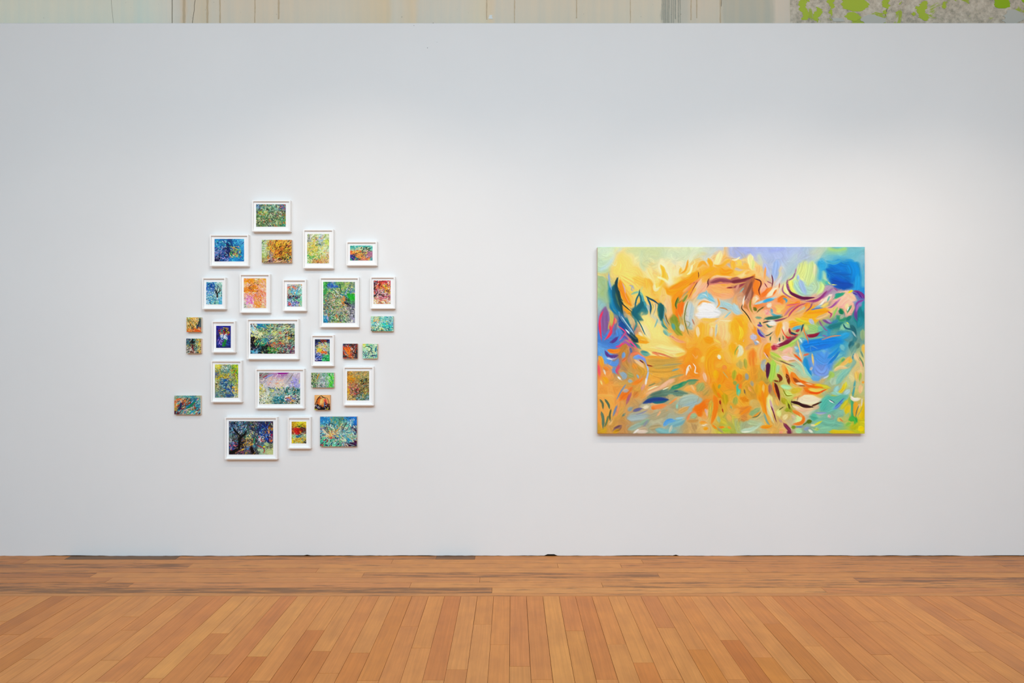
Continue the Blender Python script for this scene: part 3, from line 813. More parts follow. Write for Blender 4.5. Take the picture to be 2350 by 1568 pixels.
F5A82E 150 b 60 1180 130 1250 150 1400
F0B040 60 b 180 1120 240 1250
F6C840 40 b 120 1290 150 1400 110 1500
F0983A 60 b 330 1290 380 1420 440 1530
F4B878 50 b 260 1250 330 1330
F0A020 100 b 1200 1080 1350 1060 1480 1050
F2B030 90 b 1100 1150 1250 1170 1400 1130
C8C040 50 b 1000 1170 1100 1220 1250 1240
F5B82A 60 b 900 1220 1000 1260 1100 1250
D8B888 50 b 1320 1170 1430 1130 1520 1080
F0C088 36 b 1480 1110 1560 1040 1640 970
F4BCA4 130 b 1850 850 1750 900 1680 960
F6C8A8 90 b 1750 760 1850 830 1930 880
F3B49C 80 b 1880 950 1830 1060 1780 1140
F8D8A0 40 b 1800 940 1780 1020
F4DCC8 50 b 1550 800 1500 850 1430 890
ECE8D8 26 b 1440 880 1380 950 1340 970
2E9A78 36 b 1750 770 1650 820 1590 860
1F9080 30 b 1610 800 1700 780
4FA89C 20 b 1520 820 1490 900
FAD800 24 b 1880 730 1820 760
9A68A8 50 b 1980 790 2050 840
7A3A80 34 b 1900 740 1980 760 2040 800 2070 860
5A3090 22 h 1950 750 2030 850
5A3090 16 h 1890 770 1960 800
8A4AA0 24 b 2050 880 1960 920 1930 1000
7A4090 40 b 1950 1000 1930 1100 1950 1200
A070B0 30 b 1970 950 1940 1060
B880A8 24 b 1690 860 1600 950 1530 1000
A05898 20 b 1640 900 1560 980 1500 1000
8FB8CC 40 b 1290 1000 1400 980 1480 970
5A78B0 14 b 1240 1030 1330 1010 1420 1000
E0C870 40 b 1500 930 1380 1000
B04A80 16 b 1560 1090 1530 1150
A83A70 12 b 1500 1060 1560 1100
8ABF60 20 b 1650 990 1600 1080 1580 1150
1F8050 60 b 1690 1020 1720 1100
2E8A60 30 b 1860 970 1810 1040 1800 1080
F0F0E8 12 b 1820 990 1800 1050
3F9470 60 b 1640 1130 1700 1180 1780 1160
B0B8A0 40 b 1740 1110 1690 1170
1F7A68 40 b 1850 1130 1790 1200
7A5090 30 b 1420 1190 1480 1220 1560 1240
A898C0 26 b 1480 1180 1540 1230
8A6090 20 b 1360 1200 1420 1310 1490 1360
3F7FA0 40 b 1560 1250 1660 1190
2A7A80 60 b 1500 1310 1650 1270 1780 1250
1E7480 70 b 2000 1000 2010 1150 1960 1300
2E98A0 40 b 2060 900 2040 1050
2E8A98 60 b 2020 1150 1980 1290
8FC0A0 70 b 1700 1330 1780 1280 1830 1350
D8E060 12 b 1790 1230 1820 1250
285F68 50 b 1850 1280 1900 1340 1920 1460
2A6070 20 h 1740 1260 1780 1320 1900 1340
3A7A80 50 b 1930 1450 1900 1530
A8C0C0 20 b 1880 1370 1930 1450
8FA880 60 b 2040 1350 2040 1500
9CC880 90 b 1200 1290 1300 1330 1260 1400
A8CC90 60 b 1180 1380 1300 1400
C8D078 40 b 1140 1280 1160 1350
B8C0D4 50 b 1210 1180 1270 1250
6FC0A8 60 b 1350 1320 1420 1330
8A1838 40 b 1180 1440 1290 1430 1360 1390
A83050 16 b 1190 1420 1170 1440
F5A838 60 b 760 1230 720 1330 700 1450
F0C8A8 60 b 820 1220 850 1320 830 1380
E8A030 60 b 900 1290 950 1270 1040 1250
4FA0C0 40 b 950 1330 1050 1300 1110 1290
E87830 12 h 1110 1290 1130 1380 1180 1500 1190 1560
8A1A3A 26 b 890 1330 910 1390 950 1420
1F4A58 24 h 920 1390 1000 1420
1E4E60 18 h 1110 1260 1080 1370
A81838 30 b 1000 1370 1050 1340
B82040 24 b 970 1430 1030 1420
B82038 22 b 840 1440 870 1470 920 1450
D83A30 8 h 780 1330 810 1410 850 1450
F4E0D0 24 b 800 1290 810 1370
E8E8E0 60 b 560 1240 620 1230 680 1260
2E6A60 20 b 540 1260 580 1300 630 1290
5A3A98 30 b 400 1270 470 1280
2A6A60 20 h 430 1230 450 1260
8A98C0 50 b 410 1340 440 1400 500 1420
5A3A90 24 b 400 1330 440 1420 510 1460
F4C8A0 60 b 560 1360 660 1340
3A5048 12 h 520 1440 580 1420 630 1380
3F6A50 16 h 600 1450 595 1510
2E5A50 18 h 740 1470 745 1530
3F6A50 14 h 795 1440 800 1500
A8CC70 36 b 900 1550 1000 1490 1100 1440
7A3050 40 b 800 1560 900 1500 1010 1450
E8B8A8 20 b 720 1530 780 1490
F6E8D8 20 b 700 1560 790 1530
B8B8D0 80 b 330 1420 340 1500
5FA8C8 70 b 1080 1480 1120 1560
D8E8E8 20 b 1060 1490 1090 1540
A8C078 50 b 1200 1540 1300 1500 1450 1470
C8906A 16 b 1400 1500 1550 1450 1700 1430
1E90D0 80 b 1350 1560 1500 1520 1700 1480
3AA0D0 60 b 1700 1460 1830 1400
8A6AA0 20 b 1420 1430 1480 1450
@3
F7D688 180 s 820 90 1150 80
F6DC98 150 b 880 170 1200 190 1430 190
C69C50 130 b 850 340 1150 350 1400 330
D0A048 130 b 850 520 1150 510 1400 520
F08A30 130 b 1450 420 1650 560
5C7C6E 90 b 880 900 1100 830 1400 840
A8B8AC 140 b 1350 990 1680 940
A4A898 110 b 560 1210 900 1190
6FA4D8 120 b 110 180 300 280
F0A050 120 b 140 1000 160 1350
6CA4D8 80 s 100 120 150 250 230 330
4F80C8 60 b 250 60 330 110 420 60
5A3A8A 30 b 320 10 380 0
E83868 26 b 370 110 440 90 500 40
A05AA0 26 b 490 20 560 70 640 110
1A3A48 50 b 640 0 710 30
187080 40 b 600 60 690 90 750 140
E8508A 16 b 560 0 640 70 700 140
B8823A 80 b 520 80 460 180 420 280
F08A28 50 b 250 170 350 180 430 160
F57A18 30 b 240 160 330 190
5A3A80 36 b 200 180 250 250 330 260 400 240
A8A0C0 14 b 240 270 320 300 380 280
DDE8EC 12 b 230 290 310 310
B88848 70 b 540 150 500 330 560 440
6FA0D8 40 b 490 200 480 290
D87848 40 b 520 290 460 340
5A90D4 60 b 240 330 350 380 400 300
7AA0D0 40 b 160 310 210 370
6FA0D8 60 b 650 280 760 260 820 320
3F6AA0 30 b 590 130 610 200
7A88D8 24 b 700 250 800 300 840 380
C8983E 50 b 720 430 780 500 740 560
D89038 60 b 640 380 680 450
F0C090 50 b 670 320 740 360 800 430
A8C0E0 20 b 840 380 870 480 850 600 830 700
F5E8DC 22 b 840 620 830 710
C8909A 36 b 800 700 770 790
6A2430 16 h 740 320 800 360
8A3020 14 h 850 395 940 415
5AA098 60 b 770 190 840 220 890 230
2F8890 30 b 760 180 860 190
D87858 40 b 600 230 730 200
E88A60 16 b 700 200 830 280
F08850 60 b 100 320 120 430 100 600
F0606A 30 b 90 400 110 560
F5A838 50 b 100 260 140 320 150 420
E8E4D0 20 b 180 470 200 540
F0D890 20 b 130 640 150 700
F2A028 50 b 170 590 220 640 200 680
E88838 40 b 180 430 250 470
8FA8B8 60 b 440 520 500 560 470 620
6A98CC 60 b 330 440 360 520
C85878 20 h 420 400 370 480 410 540
D05A70 16 h 430 420 380 500
E8F0F0 24 b 400 580 440 620
7AA8D0 24 b 700 550 720 600
9AB0B8 40 b 560 640 620 650
A0A060 60 b 560 540 640 570
F08028 40 b 780 610 700 660 620 700
E07828 90 b 560 820 480 880 440 930
D87A38 40 b 620 740 560 800
A8B0B8 40 b 480 800 560 790
7890A8 16 b 520 700 450 800 380 930
A8607A 34 b 600 830 560 920 530 1000
C88040 60 b 700 820 650 900
E8A050 80 b 200 900 280 1000 300 1150
F0A858 120 b 150 950 220 1100 200 1250
5A6A50 26 h 120 935 160 1000 165 1080
5A7058 28 h 200 935 250 1010 265 1075
5A7460 34 h 140 1130 165 1230 165 1380
6A7A50 22 h 245 1190 220 1290 190 1360
5A6448 22 h 290 1090 270 1180 280 1270
788AA8 26 b 380 1030 350 1110 320 1190
E09060 30 b 400 1060 370 1200
8A6A60 40 b 450 1340 370 1390 320 1420
6A4A58 20 b 430 1340 330 1380
C8A030 50 b 130 1430 220 1400
C8981C 40 b 330 1450 420 1400
E8C080 40 b 300 1250 260 1330
C8A050 90 b 900 330 1100 340 1300 310
D0A048 90 b 900 480 1100 490 1300 470
B89A50 60 b 950 420 1200 400 1380 370
A89868 20 b 1100 400 1400 370
7AA0A0 20 b 1250 480 1350 450
DCA048 90 b 920 600 1000 620 1060 640
8A8A58 16 b 880 720 980 680
A8A070 24 b 1200 600 1340 560 1430 540
F6D080 140 s 800 80 1000 60 1200 110
F8DC98 90 b 1000 120 1200 170 1450 190
F5C060 40 b 1300 240 1450 210
E8C070 40 b 800 150 1000 170 1200 220
F59A20 36 b 720 30 880 40
C87858 20 b 940 190 1100 230 1250 280
E89060 16 b 930 200 1050 250
E0A040 30 b 830 270 1000 270 1200 290
E8B890 50 b 850 840 1000 780 1150 700 1280 640
F0B898 40 b 1070 740 1180 660 1280 610
F4E0B8 12 b 870 780 960 740 1030 720
F5E8C8 10 b 1100 780 1190 740
E8C090 40 b 880 920 960 860 1050 810
2F8A68 50 b 1230 760 1350 720 1480 650
1F8068 24 b 1240 750 1400 690
5A9070 30 b 1480 640 1650 630
7A9A6A 40 b 1500 680 1620 660
F0A858 60 b 1450 770 1560 760 1600 830
F2C088 30 b 1540 710 1590 790
5A7868 70 b 900 890 1050 840 1250 820
6A8A78 70 b 1100 820 1300 830 1480 840
48706A 30 b 850 940 1000 880
2E4A88 54 b 800 990 950 940 1100 930 1180 935
1F6A7A 30 b 950 980 1080 970 1180 940
3A4A90 24 b 1020 940 1120 920
3A5A68 16 h 1280 805 1340 800
B8A878 50 b 1170 890 1280 880
E09050 24 b 1200 1000 1330 900
E88A50 50 b 930 1050 1000 1050 1150 1020
F08038 30 b 920 1060 980 1080
F5983A 24 b 1150 1110 1170 1100
B8B498 60 b 750 1040 860 1020 900 1080
D8D0B8 40 b 800 1060 880 1040
6A6A98 36 b 640 1110 770 1070
8A88A0 12 h 680 1170 780 1140 860 1100
A8A898 60 b 640 1180 760 1190
A0B0B0 70 b 560 1230 700 1210 850 1190
4F7870 24 b 470 1190 510 1150
8FA0A0 50 b 560 1100 620 1060
A8A080 90 b 900 1220 1100 1150 1200 1120
E8A878 24 b 1060 1120 1010 1190
9AB0A0 60 b 760 1310 650 1370 560 1400
8AA890 50 b 880 1250 750 1320
8A9098 30 b 860 1260 790 1360
C0AC90 80 b 700 1430 850 1390
E8E4E0 24 b 720 1400 640 1460
D8C8B8 40 b 700 1440 860 1430
B0A078 60 b 900 1380 1080 1350
7FB0B0 70 b 1000 1400 1150 1440 1300 1420
7FB0B8 80 b 1200 1330 1350 1290 1440 1250
6AA8D8 50 b 1120 1340 1180 1270 1290 1260
5A98D0 20 h 1110 1330 1170 1260 1260 1240
9AC0C8 24 b 1300 1230 1440 1210
C0C4B0 30 b 1240 1340 1200 1450
A8BCB0 110 b 1400 960 1550 920 1680 930
A0B8B8 70 b 1430 1060 1530 1020 1680 970
8AC0B0 30 b 1320 1010 1320 1080
B8A880 50 b 1280 1100 1400 1150
D0A868 60 b 1350 1130 1500 1050
F07A18 100 b 1590 1090 1700 1060 1740 980
F07818 60 b 1650 1130 1690 1190
F08028 40 b 1770 960 1830 940
E88858 30 b 1480 1250 1530 1160 1620 1120
9AB890 60 b 1540 1190 1620 1180
C89858 40 b 1490 1270 1650 1260
B89868 80 b 1560 1330 1600 1420
F0C0A0 36 b 1800 1090 1790 1190
C8A8A0 26 b 1760 1080 1780 1140
E8E0C8 40 b 1720 1330 1780 1320
F5A020 40 b 1740 1390 1800 1380
F0983A 40 b 1680 1290 1780 1300
F5962A 150 b 1580 150 1550 280 1500 420
F79028 120 b 1500 380 1600 480 1640 560
F8A860 10 h 1560 220 1620 290 1640 250 1600 300
F4E4D4 14 h 1465 550 1480 450 1520 400 1540 450
F0DCC8 12 h 1480 520 1500 440 1510 490
F4E4D4 12 h 1575 375 1610 430 1600 510 1650 520
F4C0A0 40 b 1740 520 1760 600 1770 650
F6B858 60 b 1760 280 1700 340
E8A028 120 b 1850 200 1830 400 1870 600
F5A020 100 b 1990 150 1880 170 1800 280
F0B048 60 b 1950 60 2000 120
F6EAD8 40 b 1970 240 1990 300
F3B058 70 b 2080 200 2120 300 2160 360
F28A48 50 b 2050 400 2080 480
F59020 90 b 2000 520 2010 620 1960 680
E8A818 60 b 1930 480 1930 620
F8C060 40 b 1900 0 2000 60
D89810 80 b 1900 680 1950 800 2040 900
B8A020 70 b 2060 850 2080 1000
A8A060 110 b 1650 720 1700 760
9CA468 90 b 1720 690 1650 790
B8A058 80 b 1750 850 1800 800
C0B050 60 b 1850 960 1850 1100 1830 1220
F58020 56 b 1900 880 1930 1000 1900 1160 1860 1300
F07A10 30 b 1960 830 1990 880
8A2418 20 h 1990 950 2000 1010
9A3018 16 h 2030 1080 2040 1130
C8B848 70 b 2000 1250 2080 1300
9CC040 40 b 2030 1400 2150 1420
F08020 26 b 1980 1370 2060 1360
F08020 26 b 2120 1360 2160 1380
A8B888 40 b 1960 1200 1980 1290
F08A20 26 b 1880 1340 1940 1390
A8A070 30 b 1960 1380 2040 1450
E0B060 60 b 2110 1180 2160 1250
6AB098 20 b 2160 1030 2170 1070
B8A868 12 b 2040 500 2120 600
8A9A50 30 b 1990 700 1970 760
@4
6A98D8 180 b 1230 330 1330 520
5A90D8 180 b 1420 300 1500 460
2480CE 120 b 1080 110 1400 60 1680 10
A8CC60 80 b 640 350 610 640
EAD8B4 110 b 1020 950 1380 940
6AB6A8 170 b 1400 1080 1750 900
7AB8A0 130 b 1350 1260 1700 1330
F09A24 120 b 460 680 480 1000
E8A83C 110 b 120 900 250 1050
D8A850 100 b 80 1180 300 1200
D8D8B8 60 b 110 90 140 180 90 260
E8C070 60 b 60 60 40 160
F5A828 90 b 0 60 20 200
7AA048 10 h 100 100 50 180 45 240
A0A048 40 b 200 300 220 450
E08A38 100 b 320 160 310 300 320 420
F08030 50 b 320 180 320 270
D8983A 90 b 330 430 340 560 350 640
B8A860 90 b 120 340 130 440
8AA8C8 50 b 360 40 400 60
E8E8E8 16 b 380 20 420 40
F2B070 60 b 480 60 430 200 440 320
F08A20 80 b 560 80 540 180 570 240
F5A01E 50 b 590 60 510 130
A8CC60 50 b 740 150 850 110 980 50
A82A48 60 b 620 110 660 120 700 90
7A2040 40 b 700 100 800 60 920 20
E0A0A0 16 b 640 60 740 90
6A2030 20 b 520 230 560 270
E8C0B0 12 b 500 200 560 290
B0CC58 40 b 600 200 690 250 760 280
F0B8A0 60 b 800 200 900 150 910 210
E8B8B0 30 b 800 250 920 290
F0C8C8 50 b 780 270 900 300 1010 320
A8B060 26 b 600 250 720 320 840 340
7A5A48 14 h 750 330 850 370 980 420
C8A070 20 b 880 330 1000 320
A8B8B8 60 b 480 360 490 480
A8B0B0 40 b 520 310 460 380
A0C858 80 b 640 330 620 480 600 640
5A2040 56 b 560 370 565 450 560 540
5A2848 36 b 555 450 550 600
A8D0A0 40 b 720 400 700 520
E8A850 50 b 800 380 830 520 880 600
C8D080 60 b 860 430 940 480
A8C8A8 60 b 900 380 1050 430 1130 520
C8C8A0 30 b 1000 320 1100 420 1130 540
F08030 30 b 840 440 870 550 920 680
F08028 50 b 930 520 950 620 1000 700
F58A30 40 b 940 510 1050 640 1180 680
6A3018 36 h 850 540 880 620 890 690
8A4820 40 b 960 600 1060 690 1130 720
E07020 40 b 1060 640 1200 700 1400 740
6A2818 40 b 710 540 760 600 740 650
7A3A18 20 h 660 640 720 650
F07A20 60 b 1130 750 1250 810 1400 810
E85A10 20 b 1200 820 1330 830 1480 770
D8C868 36 b 1200 770 1320 790 1420 770
C8C440 50 b 1300 720 1420 730 1530 750
D8B828 50 b 1300 720 1400 720
F0D0B0 30 b 1000 680 1130 690 1250 700
A8D8A8 50 b 770 720 850 740 940 750
C8DC80 70 b 820 820 880 850 930 870
D0B838 60 b 920 810 1000 790 1080 770
8A8A28 14 h 800 780 850 870 940 870
A8A028 60 b 780 920 850 1000
F08028 14 b 640 660 650 760 700 900
5A1C20 34 h 670 680 710 790 740 940
6A1C10 24 h 680 690 700 840
F0E0C0 70 b 1050 940 1200 950 1380 930
E8D8B8 60 b 1100 900 1300 900
3A1818 34 h 930 970 1030 990 1130 1040 1260 1050
4A2018 20 h 1250 1030 1330 1000 1400 970
E8A060 24 b 960 910 1100 870
D8C0A0 40 b 1270 1080 1400 1010
E8C0A0 50 b 1000 1080 1100 1090 1220 1080
F0D8B8 30 b 950 1030 1050 1070
C8E0A0 90 b 1030 1200 1040 1260 980 1270
E88038 40 b 950 1110 1030 1150 1120 1210
F07828 40 b 1120 1200 1090 1290 960 1320
D8B8A0 40 b 930 1180 970 1200
8A9A28 50 b 830 1100 900 1090 930 1130
B8C048 60 b 860 950 900 1060
5A5018 24 h 880 1000 900 1080
5A6A10 50 b 1170 1280 1240 1270
7A9A28 40 b 930 1370 990 1360
A8D8A8 60 b 1000 1410 1090 1430
7A90B8 20 b 1000 1360 1100 1360
90A0C0 40 b 1130 1400 1200 1370
E8E8D8 30 b 1200 1410 1260 1450
F09A20 100 b 470 680 480 850 500 1000
F0A030 60 b 450 900 500 1050 540 1180
F58810 40 b 430 880 460 960
F5C070 30 b 490 700 480 850
A06A60 40 b 590 700 590 830
E0D890 70 b 580 870 590 1000 620 1150
D8D0A0 40 b 540 1030 600 1200 650 1290
C8A8A8 30 b 590 940 620 1050 660 1150
6A2840 14 h 610 1040 650 1150 690 1280
E0B060 40 b 690 940 720 1030
D8E090 60 b 720 1100 740 1200
4A4A18 10 h 740 1090 800 1050
B89088 30 b 740 1250 780 1290
E8D8A0 50 b 800 1230 860 1170
F0B070 40 b 740 1400 830 1410
7A3050 40 b 810 1310 870 1380 920 1430
6A2848 40 b 860 1440 930 1450
F09880 30 b 740 1450 790 1440
E8B050 70 b 560 1190 560 1300 620 1370
88A898 24 b 500 1150 540 1270 590 1340
F09020 40 b 450 1360 530 1360 620 1340
E0B060 40 b 620 1370 700 1390
C8B880 60 b 450 1440 560 1440
B8D0B8 50 b 150 1420 300 1400 450 1300
A8B890 60 b 250 1290 350 1310 420 1330
D8E0C8 20 b 150 1440 280 1430
8AA878 60 b 280 1160 350 1130 430 1070
A8A870 50 b 320 1210 440 1130
E89030 20 b 340 1200 430 1130
5A5838 8 h 320 1215 400 1190 450 1130
D88A38 90 b 100 1110 200 1100 280 1050
C88A48 90 b 150 1200 230 1240
E8A850 40 b 40 1150 120 1090
F08A28 24 b 130 1170 230 1090 300 1050
4FB898 50 b 90 700 100 800 90 860
5AC0A8 26 b 110 790 100 880
F08030 40 b 110 760 140 700
A0A850 60 b 60 900 40 1010
D88A20 110 b 200 900 180 960
E8A060 30 b 260 740 290 800
98A0A0 40 b 220 530 240 620
A0A090 40 b 300 650 320 720
E08820 70 b 110 540 110 640
A8A838 50 b 40 480 20 620
88A050 40 b 30 650 60 700
7A6A50 20 b 190 780 200 840
D0A030 60 b 390 700 400 850
1E80D0 110 b 1100 100 1300 60 1600 20
2A78CC 60 b 1150 170 1300 130 1550 80
5A98DC 160 b 1350 230 1450 300 1480 200
7A9AD8 150 b 1330 420 1400 480 1450 400
2A90C8 60 b 1140 290 1160 400 1230 560
5AA8D0 60 b 1020 120 1080 140 1000 180
A8D0E0 30 b 980 110 1030 140
8ACBC0 24 b 1120 410 1180 520 1270 620
70A8D8 60 b 1250 600 1380 600
C0D0E0 16 b 1430 600 1510 560
E0C8B0 30 b 1220 470 1250 430
D8C080 24 b 1250 220 1270 400
D86A48 24 b 1120 240 1200 220
E8D8C0 30 b 1060 200 1090 280
E86828 26 b 970 230 1040 290 1090 340
E8C080 16 h 1020 10 1045 110 1080 240 1100 330
2A88C8 40 b 1500 280 1600 200 1660 130
2A80C8 30 b 1510 370 1580 300 1680 180
3A90C8 20 b 1650 400 1680 330
7AB8C0 50 b 1700 80 1740 160
98B860 60 b 1530 500 1560 560 1500 620
A8C068 50 b 1750 280 1680 370 1600 440
58A070 40 b 1720 340 1760 300
E8B868 50 b 1840 270 1780 340 1680 420
F0B840 40 b 1860 300 1830 360
2E6A78 60 b 1880 30 1840 130
6A9890 70 b 1920 100 1870 200
3A8098 20 b 1900 220 1880 300
5A7A6A 40 b 1980 60 1950 130
E8C898 60 b 1920 220 1960 320
E8C060 50 b 2050 80 2060 200
6A8A78 20 b 2010 180 2050 280
F0B090 30 b 2000 330 2030 420
6A8A68 16 h 1990 270 2040 360 2050 420
98C0A8 60 b 1760 420 1740 560
B0C8B0 80 b 1600 600 1560 700
E8C890 40 b 1600 480 1680 430 1800 440
88C0B0 70 b 1640 680 1720 560 1850 450
58A8A8 24 b 1920 640 1900 780 1880 900
E0B860 50 b 1950 500 1940 620
9CB850 30 b 2010 520 1990 640
F0C090 50 b 2010 710 2000 830
E89838 30 b 2040 650 2050 680
D8C030 40 b 1750 690 1730 770 1640 850 1540 880
C8C848 24 b 1780 660 1770 760
98C8C8 60 b 1650 730 1600 820
B0D0D0 60 b 1830 790 1750 860
5AB0A0 120 b 1400 1080 1480 960 1600 900
6AB8A8 110 b 1500 1050 1640 950 1800 880
9AD0C0 40 b 1560 830 1700 850
6A90D0 40 b 1720 960 1640 1040 1580 1080
4A68B0 12 h 1750 910 1680 980 1610 1050
E8F0E8 14 b 1520 950 1580 980
3A4A68 8 h 1530 940 1600 980
C8C038 50 b 1800 950 1700 1080
D8C030 60 b 1810 1040 1780 1150
E0C020 60 b 2040 1000 2030 1150 2020 1250
98B858 30 b 1830 900 1840 1000
48A078 36 b 1870 930 1880 1080 1870 1240
48A848 60 b 1830 1250 1900 1230 1950 1280
2A9A50 20 b 1930 1220 1950 1290
48B050 24 b 1920 1270 1910 1400
F0E8D8 40 b 1860 890 1900 930 2000 920
D8D0B8 16 b 2030 920 2020 1040
F0A838 60 b 1930 980 1930 1080 1920 1190
A0A070 10 h 2030 1050 2000 1130 1960 1190
4A7060 10 h 1980 1030 1950 1100 1930 1200
E8C8A0 30 b 1980 1010 1990 1060
E8C818 70 b 1980 1400 2050 1380
D8C028 50 b 1500 1420 1650 1440 1900 1440
B8B828 60 b 1880 1380 1960 1330
8AC058 50 b 1790 1330 1850 1300
D8C068 50 b 1650 1260 1700 1230
D08850 16 b 1680 1230 1730 1280
A8A8B8 24 b 1330 1150 1450 1150
8AA0C0 16 b 1300 1140 1480 1140
58B098 80 b 1230 1200 1330 1220
E0B8B0 40 b 1500 1200 1540 1180
C89898 8 h 1510 1170 1540 1210 1500 1220
7AB8A0 90 b 1400 1290 1500 1330 1620 1320
8AC0A0 60 b 1380 1400 1560 1390
D8D840 24 b 1290 1330 1400 1270
A8C068 40 b 1290 1390 1350 1400
E8D8B0 24 b 1230 1330 1300 1340
4A7830 16 b 1110 1330 1170 1290
@1
14505E 56 B 340 650 350 820 400 980 460 1100
163E44 40 B 388 540 370 660 400 800 440 930 470 1060
1F5A88 44 B 430 1080 500 1200 580 1310 660 1430
15383F 54 B 590 1390 660 1480 715 1540
CFDDE0 14 B 450 1130 520 1230 600 1340 650 1420
155E6C 62 B 790 920 730 1000 680 1090
155E6C 56 B 640 1030 690 1130 790 1195
1B5A60 54 B 1070 940 1085 1060 1070 1190
F08A18 40 B 430 600 470 740 560 900
F07A10 46 B 1400 900 1375 1000 1375 1130
F7A420 30 B 1810 230 1850 310 1830 350
F8EBC8 26 B 1560 340 1530 440 1480 480
F8E4B8 30 B 1020 520 1120 560 1200 620
8A4A55 30 B 1850 610 2000 570 2180 585
@2
5A1840 26 B 880 720 960 800 1080 850 1280 845
A0603F 60 B 340 520 270 680 210 800
7A4A3C 36 B 310 600 250 740 200 880
6A2A34 24 B 0 600 120 580 330 520
0C66B4 60 B 1480 400 1650 460 1850 480
1A4FA6 60 B 1580 590 1720 630 1880 640
F6C0A8 60 B 1800 830 1720 900 1660 980
0F7A58 30 B 1690 1030 1720 1100
@3
28427E 44 B 800 990 950 940 1180 935
F3E6DC 18 B 840 600 830 700
F07414 44 B 1620 1090 1700 1050 1760 980
@4
4E1C3C 50 B 560 370 565 450 560 570
6A2810 30 B 855 550 885 690
5A1818 28 B 670 690 740 930
34141A 30 B 930 970 1040 1000 1260 1055
F0E2C4 40 B 1080 940 1200 960 1370 930
A6CC5C 50 B 640 340 620 480 600 620
EE6E14 30 B 1060 640 1200 720 1420 750
EE8420 40 B 470 800 490 960 540 1150
'''
